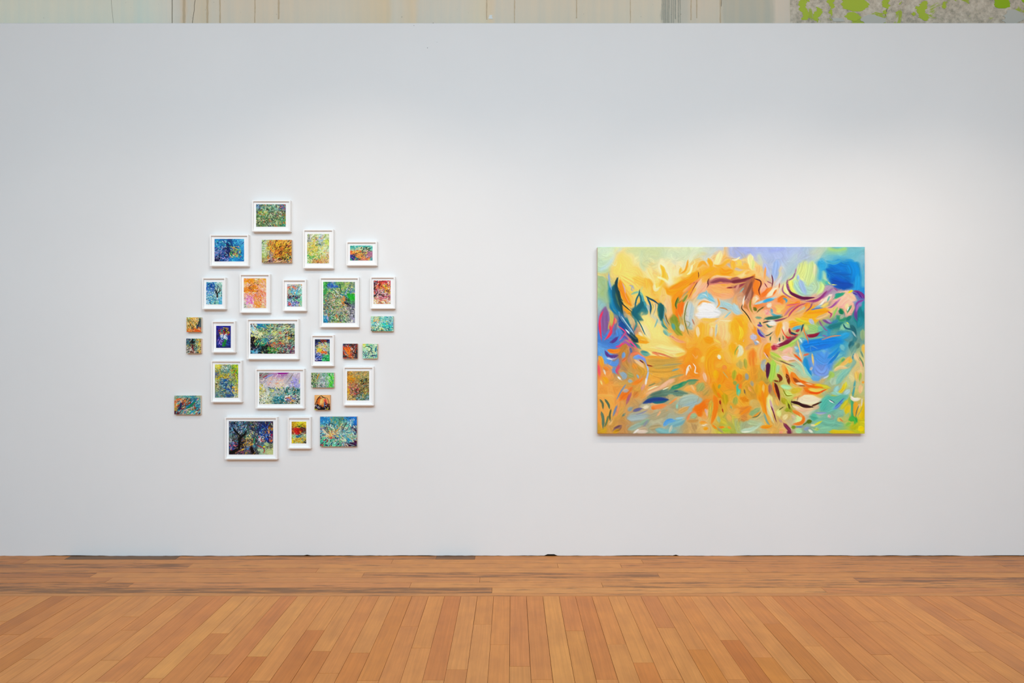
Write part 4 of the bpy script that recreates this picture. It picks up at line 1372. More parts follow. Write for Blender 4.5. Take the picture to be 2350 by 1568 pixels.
SMALL = '''
P F 578 459.5 666 531.5 587.8 469 655.7 520.3
N white framed painting of dense green thicket, topmost of the cluster
G 5F8A86 7FA88C 6F9A78 5A6E8E
G 6F9A5E 86A060 7E9070 8A8A50
G 5F7A52 6E8260 7E9468 4F9A6A
S 0 0 100 100 260 6 1.3 r 1E3A28 2F5A3A A8C878 D8E0B0 4F8A50 C87A40 7A4A3A 3A6A8A C8D8C0 14241C
S 0 0 14 20 8 5 1.5 r 5A8AC0 A8C8E8 2A4A7A
S 0 55 50 100 60 5 1.2 r 14241C D8D8A8 8A9A58 2A4A30
S 84 60 100 100 16 6 1.6 80 2FA050 D8702A E88A30 38B060 2A5A8A
S 74 4 98 22 12 5 1.5 r 2A4A8A C83A3A 5A2A3A 3A6AB0
S 8 30 35 40 8 5 1.6 r B8C830 E8C840 8AA828
P F 481 538.5 570 611 492.3 548.5 560 600
N white framed painting of deep blue with a bright ringed shape right of centre
G 2F8AC0 1F6AA8 14487E 2A86BE 5AB4DC
G 3F9AC0 2A6EA8 14306A 1E6090 3A9ACC
G 7A8AC0 3A5AA0 14245A 4A7A58 2A8AC4
G 1E2A58 2A5AA0 2080BC 2F92C8 1F78B4
J .5
S 0 0 100 100 60 7 2 r 2A9ACC 1A4A90 5ACADC 1E6AA8
S 5 10 50 50 26 6 1.3 50 8AC8E8 14306A 2A7AB0 C8E0F0 58B878
S 0 38 45 95 54 8 1.3 -30 9A90D0 14245A C8B8E0 3A4AA0 0F1840
S 36 15 50 85 16 7 2 80 0F1440 141C50 1A2A6A
S 50 32 90 80 46 6 1.5 c 68 55 8AC83A D8C060 C84A6A 2FA060 1E2A4A E8A070 A8D848
S 54 72 66 85 6 4 1.6 c 60 78 E8F0C0 0E1430 3AA060
S 0 85 20 100 12 5 2 r 10183A 2A2A50
P C 600.7 550.5 669.2 602.5 0 0 0 0
N unframed canvas of orange flame-like fan strokes below the topmost frame
G B8CCA0 C8B868 E0A030 D89A3A D0A868
G B8CCA8 D8A040 D8902A 8A5A28 A87838
G A8C070 9A8A8A D8902A B8782A 7A6A3A
G A8A860 A07888 B8902A 8A8A28 6A7A7A
S 20 0 100 100 150 9 1.5 o 30 90 E89A1E F0C030 2A1810 5A2A18 D8602A F2D060 E88020
S 0 0 25 70 22 6 1.4 -30 2A4A3A D8E0C0 8AB060 B8C890 C8D040
S 22 50 34 98 8 9 2 80 9A8A90 A89498 D89020
S 0 85 100 100 34 7 1.3 -15 3A2040 F0C8B0 C84A3A 2A2030 E8B8A0
S 60 15 98 95 40 8 1.6 -50 2A1810 1E1410 C87820 E8B830
S 80 60 98 90 10 6 1.6 r 2A5A7A 3A6A50 E8D040
P F 695.4 526.5 765 616 705 537 755 604.5
N tall white framed painting of pale yellow and green foliage strokes
G C0C4B8 D0D490 B0C4D8 C4D0A0
G C8CCA8 D0D070 90B0D0 D0DC60
G C8B868 D0C450 D8DC98 C0D8B0
G C8C060 C8D070 A8CC80 D0C8A8
G A8CC98 D0B070 D0A868 D0B890
J .6
S 0 0 100 100 230 6 1.1 r E0C030 A8CC40 F4F4E0 D89A2A 5A7A4A 4FA060 E8E8D8 E8E060 D8D8A0
S 0 0 15 25 14 5 1.2 r 5A6A5A A8A8A0 7A7A70
S 35 10 70 26 14 5 1.3 -30 5A8AC0 2A6A8A A8C8F0 E89A30
S 40 34 72 38 8 5 1 0 3A4A4A 4A8A6A
S 0 75 60 85 16 6 1.4 -20 3AA050 58C060 2A7A50
S 25 85 65 100 16 7 1.3 -45 C85A2A 3A3A3A E87830 D8A060
S 60 70 100 100 34 5 1.1 60 D8A850 B87A40 E8C890 A85A38
P F 794.5 554 864.8 609.5 803.4 563.7 854.8 597.9
N small white framed painting of orange hills under a teal sky
G 3FA898 58B8A8 50B8B0 70C0B0 58B8A8
G A8C8A0 C8C898 C8C8A0 98A888 80C0A8
G D86A38 E8843A D8A858 8A8A60 A06A88
G 3A3A90 E8A838 D89848 A87078 B88090
G 3A2A80 5A3A70 D08868 D88A68 58A8A0
S 0 0 100 25 30 6 1.6 -20 2A9A8A 68C8B8 A8D8C8 3AA8A0
S 30 15 85 40 18 8 1.4 -25 D8D0A0 C8C890 E8D8A8
S 48 15 88 48 20 6 1.6 -45 1E3A28 2A5A40 0E2018 E8D890
S 0 34 48 58 26 6 2 -10 E85828 F08A38 D84A28 E8A050
S 18 45 85 88 44 7 1.8 -15 F0B848 2A2A40 2F7A5A C84A5A E8C860 D87A38
S 72 42 98 75 14 5 2 r A05A8A B87A98 D8A8A8
S 0 72 36 100 18 6 2 20 2A2A88 3A2A90 1E1E60 38A068
P F 463.5 637 517.3 710 473.3 647.6 509.7 698.7
N small white framed painting of a dark bare tree on light blue
G 2A90B8 3A90C8 80B8C0 A0C8B8
G 2A78C0 1A5AB0 A8C8C8 B0D0C0
G 5A98D0 2A78C0 B8D0D0 A0CCC4
G 4A98C8 6AB0D0 A8C8D0 90C8C8
G 5AA8C8 70B8C0 88C0C0 5AA8D0
G 8AB8D8 5AA8C0 90C8A8 3A98D0
J .6
S 0 0 100 100 120 5 1.3 r E8F4F4 1A5AB0 5AC0C8 2A6A9A 8AD0B0 C8E8E0
S 0 5 55 35 22 6 1.8 c 30 30 1450A8 2A78C8 0E3A80
S 50 15 98 65 22 5 1 70 2A2A3A 1A1A20 3A4A5A E8F0F0
S 0 60 60 100 20 5 1.2 r E8E8C0 1A3A6A 3A9AB8 B8D890
K 3 1A1418 26 h 945 550 940 480 925 430 900 380
K 3 1A1418 16 h 940 490 985 420 1000 350
K 3 241820 12 h 935 440 950 380 960 330
K 3 1A1418 12 h 905 400 870 430
K 3 241820 10 h 990 440 1020 400
K 3 3A1420 34 h 945 520 945 545
P F 549.7 629 619.2 718 559.5 639 610.8 707
N white framed painting of warm orange and pink strokes
G F0A030 F0A848 E8C078 E8B040
G F4C098 F0A060 F0A858 F0C080
G F0A028 F09038 F0A070 F0B8A0
G F0B0B8 F4B098 F4A080 F0A078
G D8C0C0 E898C8 F09A60 F0B090
G C8C8B8 F0C8C0 F0B850 E8C890
J .55
S 0 0 100 100 170 7 1.3 25 F8C8C8 F09020 F8E0C0 F0A8C0 F4A868 E87838 F8B0A8
S 0 0 40 12 14 8 2.4 -15 F0A020 F09818 E88A18
S 0 28 60 46 24 8 2.2 -20 F09018 F8A028 E87818
S 20 12 66 48 16 6 1.2 -25 7A3A28 A04830 8A4A38
S 10 60 50 90 26 6 1.6 50 E060B8 E890D0 D850A8 F0B0D8
S 45 55 75 98 24 7 1.6 60 F0A030 F08828 E87030
S 0 65 12 100 8 5 1.4 r A8B0A0 6A7A70 D8D8C8
S 72 40 100 90 20 5 1.2 30 D84A30 E86A48 F0C8B0
P F 648.5 641.5 702.3 714 659 652.5 693 703.5
N small white framed painting of busy turquoise and red marks
G C8C8B8 C8B8A8 B8C8C0
G C89888 A8C0C0 A8C0B8
G 90C8C0 58B8C8 90D0B0
G 5A6A8A 88B8A0 78C0A0
G A8C8D0 8A80B0 90C0A0
S 0 0 100 100 130 5 1.2 r 2A3A4A D87050 58D8A0 F0F0E8 2A8AC8 6A50A0 E8C850 2A6A4A 8AD0C0
S 0 8 75 24 14 6 1.5 -20 E85A3A D87A58 E8A080
S 25 22 70 45 14 5 1.8 r 3AA8D8 1A7AC0 48C8D8 F0F8F8
S 5 50 80 66 18 5 1.7 -15 1A1A3A 2A1A3A 14284A 8A2A3A
S 10 82 30 96 6 5 1.6 -50 E83A3A D82A3A
S 30 78 75 96 12 5 1.8 r 5A4AA0 8A7AC8 C8C0E0
P F 733.5 636.5 823.7 751.5 741.8 647 814.5 740.9
N large upright white framed painting of tangled green branches
G 3A9A50 4A80B0 6AA060 A8C060 8A9A78
G 58A060 8AB070 A8A860 6AA068 6A88A8
G 6A8A68 A8A070 88A078 4A9888 3AA840
G 6A8068 A0A078 98A878 A09060 6A7080
G 5A8A88 8A9A88 A89A88 98A080 7A7880
G 2A80A0 78A870 88A868 7A9868 A0A0B0
S 0 0 100 30 110 6 1.2 r 2A5A3A E8E0B8 D8C860 5AB050 3A8A8A 8A7AA0 2A5A8A B8D060
S 0 28 76 100 330 5 1.2 r 1E3A2A 2A2A30 E8E0B8 F0F0E0 C87838 5AB050 3A8A8A 8A7AA0 D8C860
S 70 60 100 100 60 5 1.2 r 2A2A30 C8C0C8 8A8898 B8A8B0 3A4A40 E8E0D0
S 15 5 45 15 20 6 2 -30 2A5AB0 1A4A9A 5A8AC8 3A6AC0
S 78 28 100 46 20 6 2.8 60 22B022 18A020 38B840
S 58 35 74 55 12 7 1.8 -55 D8782A C88040 E8A050
S 70 42 84 62 14 6 2 70 2A2040 3A3050 1A1A28
S 0 0 14 30 14 7 2.2 70 38A848 28903A 58B858
S 0 80 12 100 12 7 2.4 70 1A78A8 2A90B0 3AA0C0
K 4 D8E0D0 8 b 1000 370 1060 430 1120 490
K 4 2A4A4A 8 b 985 380 1050 450 1110 500
K 4 3A6AB0 20 b 1230 480 1270 400 1330 330
K 4 C8D0E0 8 b 1240 470 1280 390 1320 340
K 4 1A1A2A 10 b 1290 390 1330 320
K 4 28604A 24 b 1130 270 1140 380 1170 460
K 4 2A7A8A 24 b 1130 480 1200 500 1260 500
K 4 1E2A28 10 b 850 290 900 350
K 4 8AB0B0 12 b 870 340 910 430
K 4 2A3030 9 b 980 745 1100 725 1240 710
K 4 C0703A 26 b 1060 880 1080 960
K 4 C8A8D8 20 b 880 920 900 1010
K 4 1A2A3A 16 b 1130 900 1140 1040
P F 849.5 635 906.2 708.7 857.4 644 896.2 697.5
N small white framed painting of swirling dark reds and pinks, rightmost frame
G 6A3A5A C84A28 D85A2A C83A5A
G D87048 E88848 E87830 D87838
G B87088 C8A0B0 98A8B0 C8784A
G B89068 B890A0 D8A0A0 B06880
G D8C088 D8A088 E09060 D8B080
S 0 0 100 100 150 6 1.3 c 48 50 1E1420 2A1A30 E8502A F0B8C8 C82A5A F0C850 F8E8D0 D87890
S 5 0 95 20 20 6 1.7 c 48 50 1A1418 C82A28 E86028 D82A58
S 60 15 98 55 16 6 1.6 c 60 50 1A1018 2A1418 E8A030 F0D048
S 0 10 10 70 10 6 1.6 80 1E1420 3A1A30
S 20 55 80 66 14 7 1.3 0 2A1A28 1A1018 E8B0B8
S 0 82 100 100 30 4 1.4 r F0E8C0 E8D890 3A2A2A E88A58 F0F0E0
P C 851.2 726 902.7 760.4 0 0 0 0
N unframed pale turquoise canvas at the right edge of the cluster
G 98D0B0 C0C898 80C8B0 70B8C0 90C8C0
G 80B8C8 98D8B0 88D0B0 58C8B0 6AA0C8
G B0D0A8 A0D0A0 90C8A0 58C8B0 68C8B0
S 0 0 100 100 110 6 1.2 25 2A6A7A E8F8E8 4AD8B8 E8D050 C8E8D8 2A8AC0 68C8A8 B8E8D0
S 10 15 35 40 8 5 1.4 -20 D88A3A E8A848 D8B050
S 50 45 98 75 14 7 1.8 20 18C8B0 2AD8B8 1A3A8A
S 72 20 90 50 10 4 1.2 r D8B030 8A9A50 2A6AB0
S 0 72 50 100 18 7 1.2 -35 1E3A3A E8E8C0 D8D060
S 50 72 100 100 18 7 1.2 35 1E2A3A E8E8C0 38C8A8
S 0 0 25 20 8 4 1.2 r A8E0B0 E8E0A0
P C 428 728.6 461.5 762 0 0 0 0
N tiny square canvas of golden yellow with dark trunks, upper of the two at far left
G 98A848 E8B860 E8A850 A8A878
G E0B068 F0C070 F0B858 788078
G E8C060 D8B058 C8A858 5A6A68
G E8B050 E89048 E87030 E88A48
S 0 0 75 75 60 6 1.3 60 F8E0A0 E89A30 C87020 F0C878 F8E8B0 5A6A48
S 0 75 100 100 20 7 1.8 -10 F0A058 E86020 F0C890 E87830
K 3 1E2E38 22 b 595 960 575 1060 550 1150
K 3 1E3A50 28 b 545 1090 535 1180
K 3 3A6A50 20 b 525 1060 515 1110
K 3 4A5A60 24 b 610 980 600 1080 605 1150
K 3 2A3A30 14 b 400 1060 430 1140 440 1200
K 3 2A3028 10 b 460 1080 445 1180
K 3 2A3028 8 b 360 1100 400 1150
K 3 3A3A28 10 b 480 1110 455 1200
K 3 E85A18 26 b 480 1210 560 1215 620 1230
K 3 F0B090 20 b 570 1160 590 1200
K 3 D82A20 12 b 340 1220 420 1210
P C 427.3 777.2 461 811 0 0 0 0
N tiny square canvas with a dark tree, lower of the two at far left
G 4A5A80 3A6A70 4A6A60 98A070
G 4A7A78 2A3A48 5A8A80 C8B868
G 7A7A68 6A3038 6A9088 A8A070
G 8A8A80 7A4840 98A8A0 B89860
S 0 0 100 100 90 5 1.3 r 14141C 0E1E20 58A8A0 D8C8B0 C8B050 6A8A80 3A5A58
S 0 55 45 100 22 5 1.5 -50 0E0E12 E8D8C8 1A1A1A C8B8A8
S 80 5 100 95 20 5 1.4 80 E8C850 E8A030 C8B870 2A2A20
K 5 141418 26 b 450 150 450 210 435 260
K 5 16181C 14 b 400 230 440 190 500 160
K 5 141418 16 b 450 250 500 200
K 5 6A2028 24 b 445 260 455 330 465 400
K 5 A8303A 14 b 440 330 470 390
K 5 E8B8A0 16 b 480 390 490 440
K 5 7A4038 24 b 400 410 480 430
P F 485.4 737.2 539.4 809.6 496 748 529.6 798.5
N small white framed painting of a flower bouquet on dark indigo
G 2A2A98 2A2A90 2A2A90 2A2A98
G 3A3098 58306A 6A3038 3A2A80
G 3A3090 4A2038 A02A30 3A2A78
G 2A2060 5A6AA0 98B8D0 2A3088
G 3A2A70 5A3A90 3A5A88 2A4A98
G 2A3A88 3A3A80 2A6A38 2A50A8
G 1E2A70 1E2A70 1E2A70 1E2A70
J .5
S 0 0 100 100 44 6 2 r 3A34B0 1E1E60 2A2A88 2A4AA0
S 22 12 85 44 44 5 1.6 r C83A28 E8C860 1E3A20 D8502A 38A088 A82020 1E1014
S 66 20 90 36 8 4 1.5 r 6A8A28 E8C030 2A4A18
S 33 42 72 60 26 5 1.8 -20 E8F4F8 8AC0E0 2A5A98 C8E0F0 F4F8F8
S 42 64 64 90 14 6 2.2 80 2A9A38 1E6A28 18803A
S 15 62 42 85 12 5 1.4 -50 7A58C8 A890E0 2A1A50
P F 566 732 685 825 574.7 743 676.4 812
N large white framed painting of a dark forest floor with pale grasses
G 8A6858 2A80A8 3A8A88 98B080 A8B090 8A98A0
G A8C0C8 98A868 78A080 98A888 8890A0 98A880
G 584A58 88A878 80A078 98A878 98A880 6A8068
G 2A2030 3A7A68 58889A 90A070 A8A068 6A7860
G 2A2040 2A6A60 3A3038 7A5A50 6A4A60 705868
G 3A7A98 2A3A48 2A3830 3A7A40 5A4848 6A4A60
S 0 0 100 100 330 6 1.3 r 141418 1A2A30 E8E8A8 58B8A0 C8D080 D8A060 3A6A8A B06A50 A8C0A0
S 28 2 100 58 150 9 1.2 -22 1E2A2A E8F0C0 98C8A0 D8E070 8A90B8 2A3A3A
S 0 38 16 78 26 7 3.4 60 0E0A14 14101C 1A1420
S 16 72 48 100 34 7 2.6 r 0E0A14 1A1A18 141014 1E3A30
S 14 0 34 16 18 7 2.4 40 1A7AC0 28A0A0 1A5A98 3AB090
S 2 4 14 30 12 7 2.4 60 A8D0E0 C8DCE0 E8ECC0
S 2 26 28 46 22 6 2 50 E8ECA0 D8E070 F0F0C0
S 26 48 40 60 10 6 3 40 4A80A0 58889A 3A7088
S 10 50 36 75 24 6 1.6 -50 28A878 58C8A0 1A6A50 D8D870
S 40 62 75 75 20 6 2 -20 C85A40 E8A040 8A3A50 58305A
S 55 70 100 100 70 5 1.3 r 3A1A30 C88AA0 8A3A5A 14101A B8C8B0 6AC0B0
S 0 82 22 100 16 6 2.2 r 2AA0B8 1A2A50 8AB8D8 0E0E1A
S 40 80 62 98 16 6 2 r 2A8A3A 38A848 8AA848
S 62 30 98 52 16 6 1.8 r D84A38 E8B840 2A1A1A
P F 714 769 765.8 840.7 722.6 779 756.6 829.5
N small white framed painting of a round bright bouquet on dark blue
G 1E2A50 2A2E3A 5A3A4A 2A3A80
G 3A4A78 A8A880 B0A070 6A98A0
G 7A80B0 D8C850 D0B070 88A070
G 6A6A98 98A080 D88A50 70A890
G 6A80A8 4A70B8 3A80A0 3AA068
G 5A4A70 3A4A98 3A9A70 30A050
S 0 0 100 16 18 6 2.2 r 10182A 1A2438 0E1420 2A3A70
S 0 10 16 40 8 6 2 80 10182A 1E2A58
S 10 15 92 72 110 5 1.4 c 52 44 E8C830 F0E8D0 2A2A4A E89A58 98A8E0 A0D050 D8D8A8 7A6AA8
S 45 3 78 14 10 5 1.6 -10 8A2A20 C85A30 3A1A20
S 14 42 44 60 14 5 1.8 -50 F0D820 E8B818 D89A20
S 45 55 82 72 16 5 2 r E86A20 F08A30 D85028
S 5 65 70 95 30 6 1.6 0 2A5AC0 1E2A60 8AA8D8 C8C8E8 4A3A80
S 55 72 98 98 20 6 2.4 -40 30A850 28A060 58D080 2A7A3A
P C 786.7 789 820.4 823.2 0 0 0 0
N tiny square canvas of red and orange petals on a dark ground
G 4A4A68 5A4858 6A4040 7A3838
G A84828 D86830 B85038 A85848
G A85038 E87838 C87060 8A4A40
G 6A4A48 A07868 88888A 5A4040
G 5A6060 8A4838 6A5048 4A5868
S 0 0 100 18 16 5 1.8 10 2A3048 4A5068 1A1A28 7A4A40
S 5 18 95 100 80 8 1.5 o 50 88 E8581E E8C8B0 8A1E10 2A1418 58A0A8 F09038 B83018 D84818
S 15 25 48 60 14 8 2 o 50 88 F06018 E84A10 F08830
S 55 22 85 60 14 7 1.5 o 50 88 F0E0D0 E88858 A8C8D0 3A1010
S 70 50 100 100 16 5 1.6 60 1A1418 2A1A18 6A3A28 38606A
P C 832 789.3 866.2 823.2 0 0 0 0
N tiny square mint green canvas with dark blue branches
G C8E080 98C890 A8D0A0 B8D8B0
G A8D8A8 A0D8A8 C8DCA8 88C8B8
G A8D8B8 B8D8A8 C8D0A0 70C0B8
G A8D8C0 A8D0B0 A8D0A8 70B0A8
J .55
S 0 0 100 100 70 5 1.3 r F0F8E0 2A7A8A 58C8A0 E8D890 A8E8B8 C8E8D0
S 0 0 20 25 8 5 1.8 r E8E050 D8D840 F0E8A0
S 60 0 100 100 18 6 1.3 75 F8F8D0 E8E890 2A8A98
S 0 45 60 100 20 4 1.2 r 1A4A6A 2A6A8A
K 6 143A5A 16 b 1785 450 1750 390 1760 350 1710 310 1640 310
K 6 143A5A 12 b 1750 400 1690 410
K 6 1A4A6A 14 b 1780 460 1800 540
K 6 1A5A8A 26 b 1850 330 1845 420
K 6 143A6A 18 b 1740 500 1800 485 1870 495
K 6 1A4A6A 12 b 1600 420 1640 440
P F 483.6 827.8 554.3 923.7 493.2 836.7 546.5 912.8
N tall white framed painting of a blue stream through yellow green growth
G C8C048 A8B898 88A890 A8C040
G 98A050 88A890 78A080 88B030
G 8A9070 A8A048 88988A A08848
G 98A060 5A88A0 6A9090 98A858
G A8A070 3A6A98 88A088 A8B068
G 98A078 2A6090 889078 C8A848
G 6A9098 6A8080 2A4A80 C8C898
S 0 0 100 100 270 5 1.2 r 2A5A4A D8D8A0 D8C030 3A8A60 B87A40 8AB8B8 4A7A9A 8AA838 2A3A3A
S 0 0 30 12 10 5 2 r E8E028 D8C838 F0E878
S 25 5 60 24 20 6 1.5 c 42 16 B8C8C0 6AA8A0 3A6A6A D8E0D8
S 70 2 100 25 18 6 1.6 -60 88B018 A8C828 48901A D8801A
S 5 28 60 44 26 5 1.6 -30 D8B018 A85A28 C8C030 E8C838 4A5A20
S 0 25 14 36 8 5 2 60 4A5A8A 6A7AA8
S 70 68 98 85 16 5 1.6 r E8B020 F0C838 C86A30 E8E0A0
S 94 0 100 60 10 6 1.6 90 B8D018 C8D838
S 22 44 56 66 26 6 1.6 -35 1E5A98 2A6A98 B8D8D8 1E3A60
S 42 60 82 98 34 6 1.7 50 1E4A88 1A3A70 3A7AB0 8AB0C8 4A6A90
K 5 2A6A98 14 b 1120 950 1050 1010 1000 1060
K 5 1E5A98 20 b 1080 970 1150 1000
K 5 B8D8D8 10 b 1080 1040 1150 1015
K 5 1E4A78 16 b 1130 1050 1120 1110 1100 1160
K 5 1E5AA0 22 b 1090 1150 1160 1170 1200 1200
K 5 1A3A70 30 b 1190 1200 1240 1260 1280 1310
K 5 2A4A90 18 b 1130 1270 1240 1300
K 5 8AB0C8 10 b 1200 1220 1250 1280
P F 586 846.7 698.3 938.3 594.9 855.4 688.7 927.5
N large white framed painting of a pale lilac mountain sky with magenta top edge
G 8A8A84 A890A0 B888B4 A878A8 C0B8BC CCB8C4
G B0A4A8 B8B8D0 D0C8CC D8C8C0 B8B0B0 B0AAD8
G C0C0C8 D0C8D0 E0C8B8 D8C8B8 B8B8C0 A8A8D8
G C0C080 B0BCC0 C0B8B0 B0C0C0 88A8A0 5A8A88
G D8D4B8 B8C8A8 98B8B8 78A0A0 98B0A0 88A898
G D8DCC0 B0B890 58A0A8 3A8088 8A8A78 A0B0A8
J .35
S 0 0 100 50 34 13 1.3 -38 F0E8F0 B0AACC D0BCC0 E8E0E6 ECD8CC
S 0 0 22 18 20 6 1.4 -30 4A4A48 8A2A48 6A7A68 A8A898
S 22 14 60 42 16 8 1.6 -30 E8B898 F0C8B0 E8A890 D8C8A8
S 72 14 92 44 12 8 2.4 70 A098E0 9088D8 B8B0E0
S 0 50 100 100 230 5 1.2 r 2A4A4A F0F4E8 58A8A0 D8D060 2A6A7A B88A58 8AB0A8 E8F0E0
S 0 34 14 56 14 5 2 60 C8B818 A8A828 D8C848 E8E0B0
S 0 60 25 100 34 4 1.4 r F4F4E0 F0E8A8 3A3A38 E8E8D8 C8C048
S 18 48 60 62 26 5 1.4 40 3A6A8A 58889A D8E050 2A4A50
S 66 45 100 70 30 6 1.8 -25 0E4A4A 1A6A68 58A8A0 083838
S 38 75 65 95 30 6 2.2 -40 1A7080 2A98A8 0E4A5A 8AC8D0 38706A
S 62 72 90 90 20 6 1.8 0 E8782A C84A38 3A3A98 5A5AC0 E8E8D8
S 88 75 100 100 20 4 1.6 r 2A2A2A C8D0C8 4A5A58
S 0 92 100 100 30 5 1.3 r 1E2018 D8D8C0 6A6A58
K 5 8A1A90 30 b 2150 850 2350 845
K 6 8A1A88 40 b -40 838 110 838
K 6 A81A90 16 b -100 850 60 845
K 5 A8485A 24 b 1860 930 1960 880
K 5 90A0D8 24 b 1900 940 2000 890 2080 870
K 6 A8A0A0 30 b 200 850 130 960 40 1060
K 6 5A4A58 8 b 180 880 110 970
K 6 8A7A88 8 b 90 1060 180 1040 260 1030
K 6 D8E060 12 b 320 960 320 1060
P C 714.3 855.6 766.6 889.8 0 0 0 0
N small unframed canvas of green and lilac streaks
G 8A9860 98A878 88A8A0 80B880 88C888
G 7A9068 A09A90 98A0B0 80B880 78C878
G 6A9070 98A090 98A0A8 80B088 68C060
S 0 0 100 100 100 6 1.3 70 C8C8D8 58B868 A0A8B8 78A888 D8E0D0 8A90A8 58A878
S 0 0 28 100 40 7 1.3 75 2A3A20 D8D8A0 58A050 1E2A20 A8B868
S 74 10 96 100 18 8 2.2 85 58D030 68D848 A8E070 38B048
S 0 80 60 100 14 5 1.3 50 1A2A28 D8C8C0 3A6A58
K 6 D8902A 20 b 720 850 690 920 670 980
P C 721.8 907.2 757.4 941 0 0 0 0
N tiny square canvas with a black shell-like form on peach orange
G F0B070 F0B070 F0B070 F0B070
G F0B070 E88038 E8A058 F0B070
G E8A060 D87030 E8A050 E8A068
G 3A3020 2A2020 3A2420 3A2420
J .25
K 8 B85A20 60 b 745 200 705 260 680 330
K 8 E07828 44 b 730 230 710 310
K 8 F0B868 60 b 780 220 760 280 765 350
K 8 F8C878 30 b 760 240 750 310
K 8 D85048 50 b 835 230 850 300 880 340
K 8 E88860 20 b 860 250 880 320
K 8 1A1010 80 b 650 350 720 390 790 420
K 8 140E10 60 b 690 420 780 430 850 430
K 8 1A1418 60 b 840 300 850 360 840 430
K 8 140C10 56 b 895 330 900 390 900 430
K 8 1A0E18 16 h 755 158 690 220 655 300 640 390
K 8 1A0E14 16 h 755 158 800 195 860 215
K 8 3A1418 10 h 870 200 900 260 910 330
K 8 3A5A98 20 b 825 290 820 400
K 8 C8C8D8 14 b 655 340 680 390 740 405
K 8 E87028 16 b 770 340 775 380
K 8 C02838 16 b 850 300 860 350
K 8 B8C020 26 b 630 425 690 440
K 8 E8E040 18 b 885 395 895 415
K 8 D8C028 14 b 850 420 900 436
S 0 60 100 95 20 4 1.2 r E8A030 8A2A28 F0E8E0 1A1010 2A3A6A 0E0808
P F 787.9 842 857.3 931.2 796.5 852 847 919
N white framed painting of ochre undergrowth at the lower right of the cluster
G C8924A A89A70 A0986A 988858
G D09030 B89048 A89858 98985A
G C8903A B88A50 A08A48 888A50
G C88050 A87860 887050 7A7A58
G B88048 887050 807048 8A7838
G A89058 9A7858 6A8060 8A8848
G C8A860 A89858 5A8A58 6A90A0
S 0 0 100 35 60 6 1.3 -35 D89A30 8A8A58 C8B070 7A9078 E8C088 A87838
S 0 20 35 34 12 7 2.4 20 D89018 C88010 D8A028
S 0 35 100 100 190 5 1.3 -30 3A3A20 D8A848 B85048 5A7A58 E8C890 8A4A28 6A8A88 C87838 A8A058
S 10 55 70 80 40 5 1.3 60 2A2A18 C84058 E8A0A0 3A2A20 4A5A28
S 60 28 98 42 10 8 1.6 -30 1E2018 2A2A18 6A8A70
S 45 78 98 98 22 6 2 -20 4A8090 3A7A58 8AB0C0 2A5A38
S 0 60 12 80 8 5 1.8 70 E8B018 F0C030
P C 400 908.4 459.8 951.5 0 0 0 0
N unframed canvas of sweeping blue and orange strokes at the far lower left
G 98B0A0 6A9A98 4A9A98 2A8090 A8B090
G E08858 A87048 6A7848 2A7890 78A8B0
G C8A058 6A5A58 7A5A48 3A98A0 8AA8A8
G B8A048 3A4A70 4A8858 5AA8A8 3A90B0
G 7A3A48 88888A 58A070 2A90A8 98A080
S 0 0 100 20 22 8 1.6 -5 6AA898 98B8A0 3A7A80 A8A878
S 0 15 45 70 40 8 1.5 c 30 90 E87838 F0A058 C89838 8AA068 E8C890 C85030
S 10 15 100 100 120 9 1.6 -42 1E2A5A 2AA0B0 2A9A58 E8C0A8 A83028 F0E0C0 3A8AC8 58B8A8 3A1A28
S 30 20 62 55 18 8 1.6 -45 A83820 5A2A20 2A3A3A D87838
K 7 1A7098 40 b 540 210 450 310 350 400 280 450
K 7 18884A 24 b 520 260 400 370 300 450
K 7 1A2A5A 40 b 220 300 210 380 150 450
K 7 E8703A 30 b 110 270 160 230 240 240
K 7 F0D8C0 14 b 260 480 340 430 420 410
K 7 A84818 24 b 440 440 520 390
K 7 5A1A30 30 b 100 460 110 520
P F 515.5 957.8 635.9 1054.9 525.2 967.2 626.7 1043.4
N large white framed painting of black trees at night, lowest frame of the cluster
G 4A5A80 3A4A5A 3A4A4A 5A4A5A 2A3A6A 3A2A40
G 5A6A88 3A6A80 4A6A68 3A4050 1E3A78 5A4A48
G 6A8A88 3A4048 4A5A50 3A4A60 2A4A80 3A2A50
G 5A5A58 3A2A28 6A5A48 5A5A60 5A6A78 1E2050
G 4A5A90 1E1418 5A5048 4A5A68 5A8A8A 98A078
G 2A2030 3A3040 5A5A60 2A1E28 98B898 B8BC80
S 0 0 100 85 300 6 1.3 r 0A0A0E 10101A 48A0C0 B8A870 C8C8D0 3A4A5A 2A4AA0 2A7A58 7A6A98 1A2A40
S 0 0 40 40 60 7 1.3 -50 7A8AC8 0A0A12 58B8D0 C8D0D8 1A2A4A 38687A
S 70 10 90 55 34 6 2 70 1A4AA8 2A5AC0 0E1A58 8AB0E0 142A70
S 30 50 55 75 30 6 1.6 -40 C89838 8A6A40 2A1A14 E8B848 6A5A78
S 35 35 62 55 20 6 1.6 c 45 45 D8C880 2A6A58 1A1A18 48A088 E8D890
S 66 45 80 60 16 5 1.8 r E8E8E8 C8C0D0 C83038 5A8AA8
S 84 10 98 34 10 6 2.2 70 D8A020 C88818 5A3A20
S 88 28 100 60 14 6 1.8 70 B82A58 1A2A90 0E1460 E8A898
S 0 60 16 90 16 6 1.6 30 3A4AA8 E84A58 8A98D0 0E0E30
S 15 78 62 100 30 6 1.6 -40 6A6A78 B85A78 2A3A58 D8A838 8A8A90
K 7 08080A 50 b 1380 1240 1390 1080 1400 940
K 7 08080A 40 b 1400 1010 1490 930 1540 850
K 7 08080A 36 b 1390 950 1310 870 1260 800
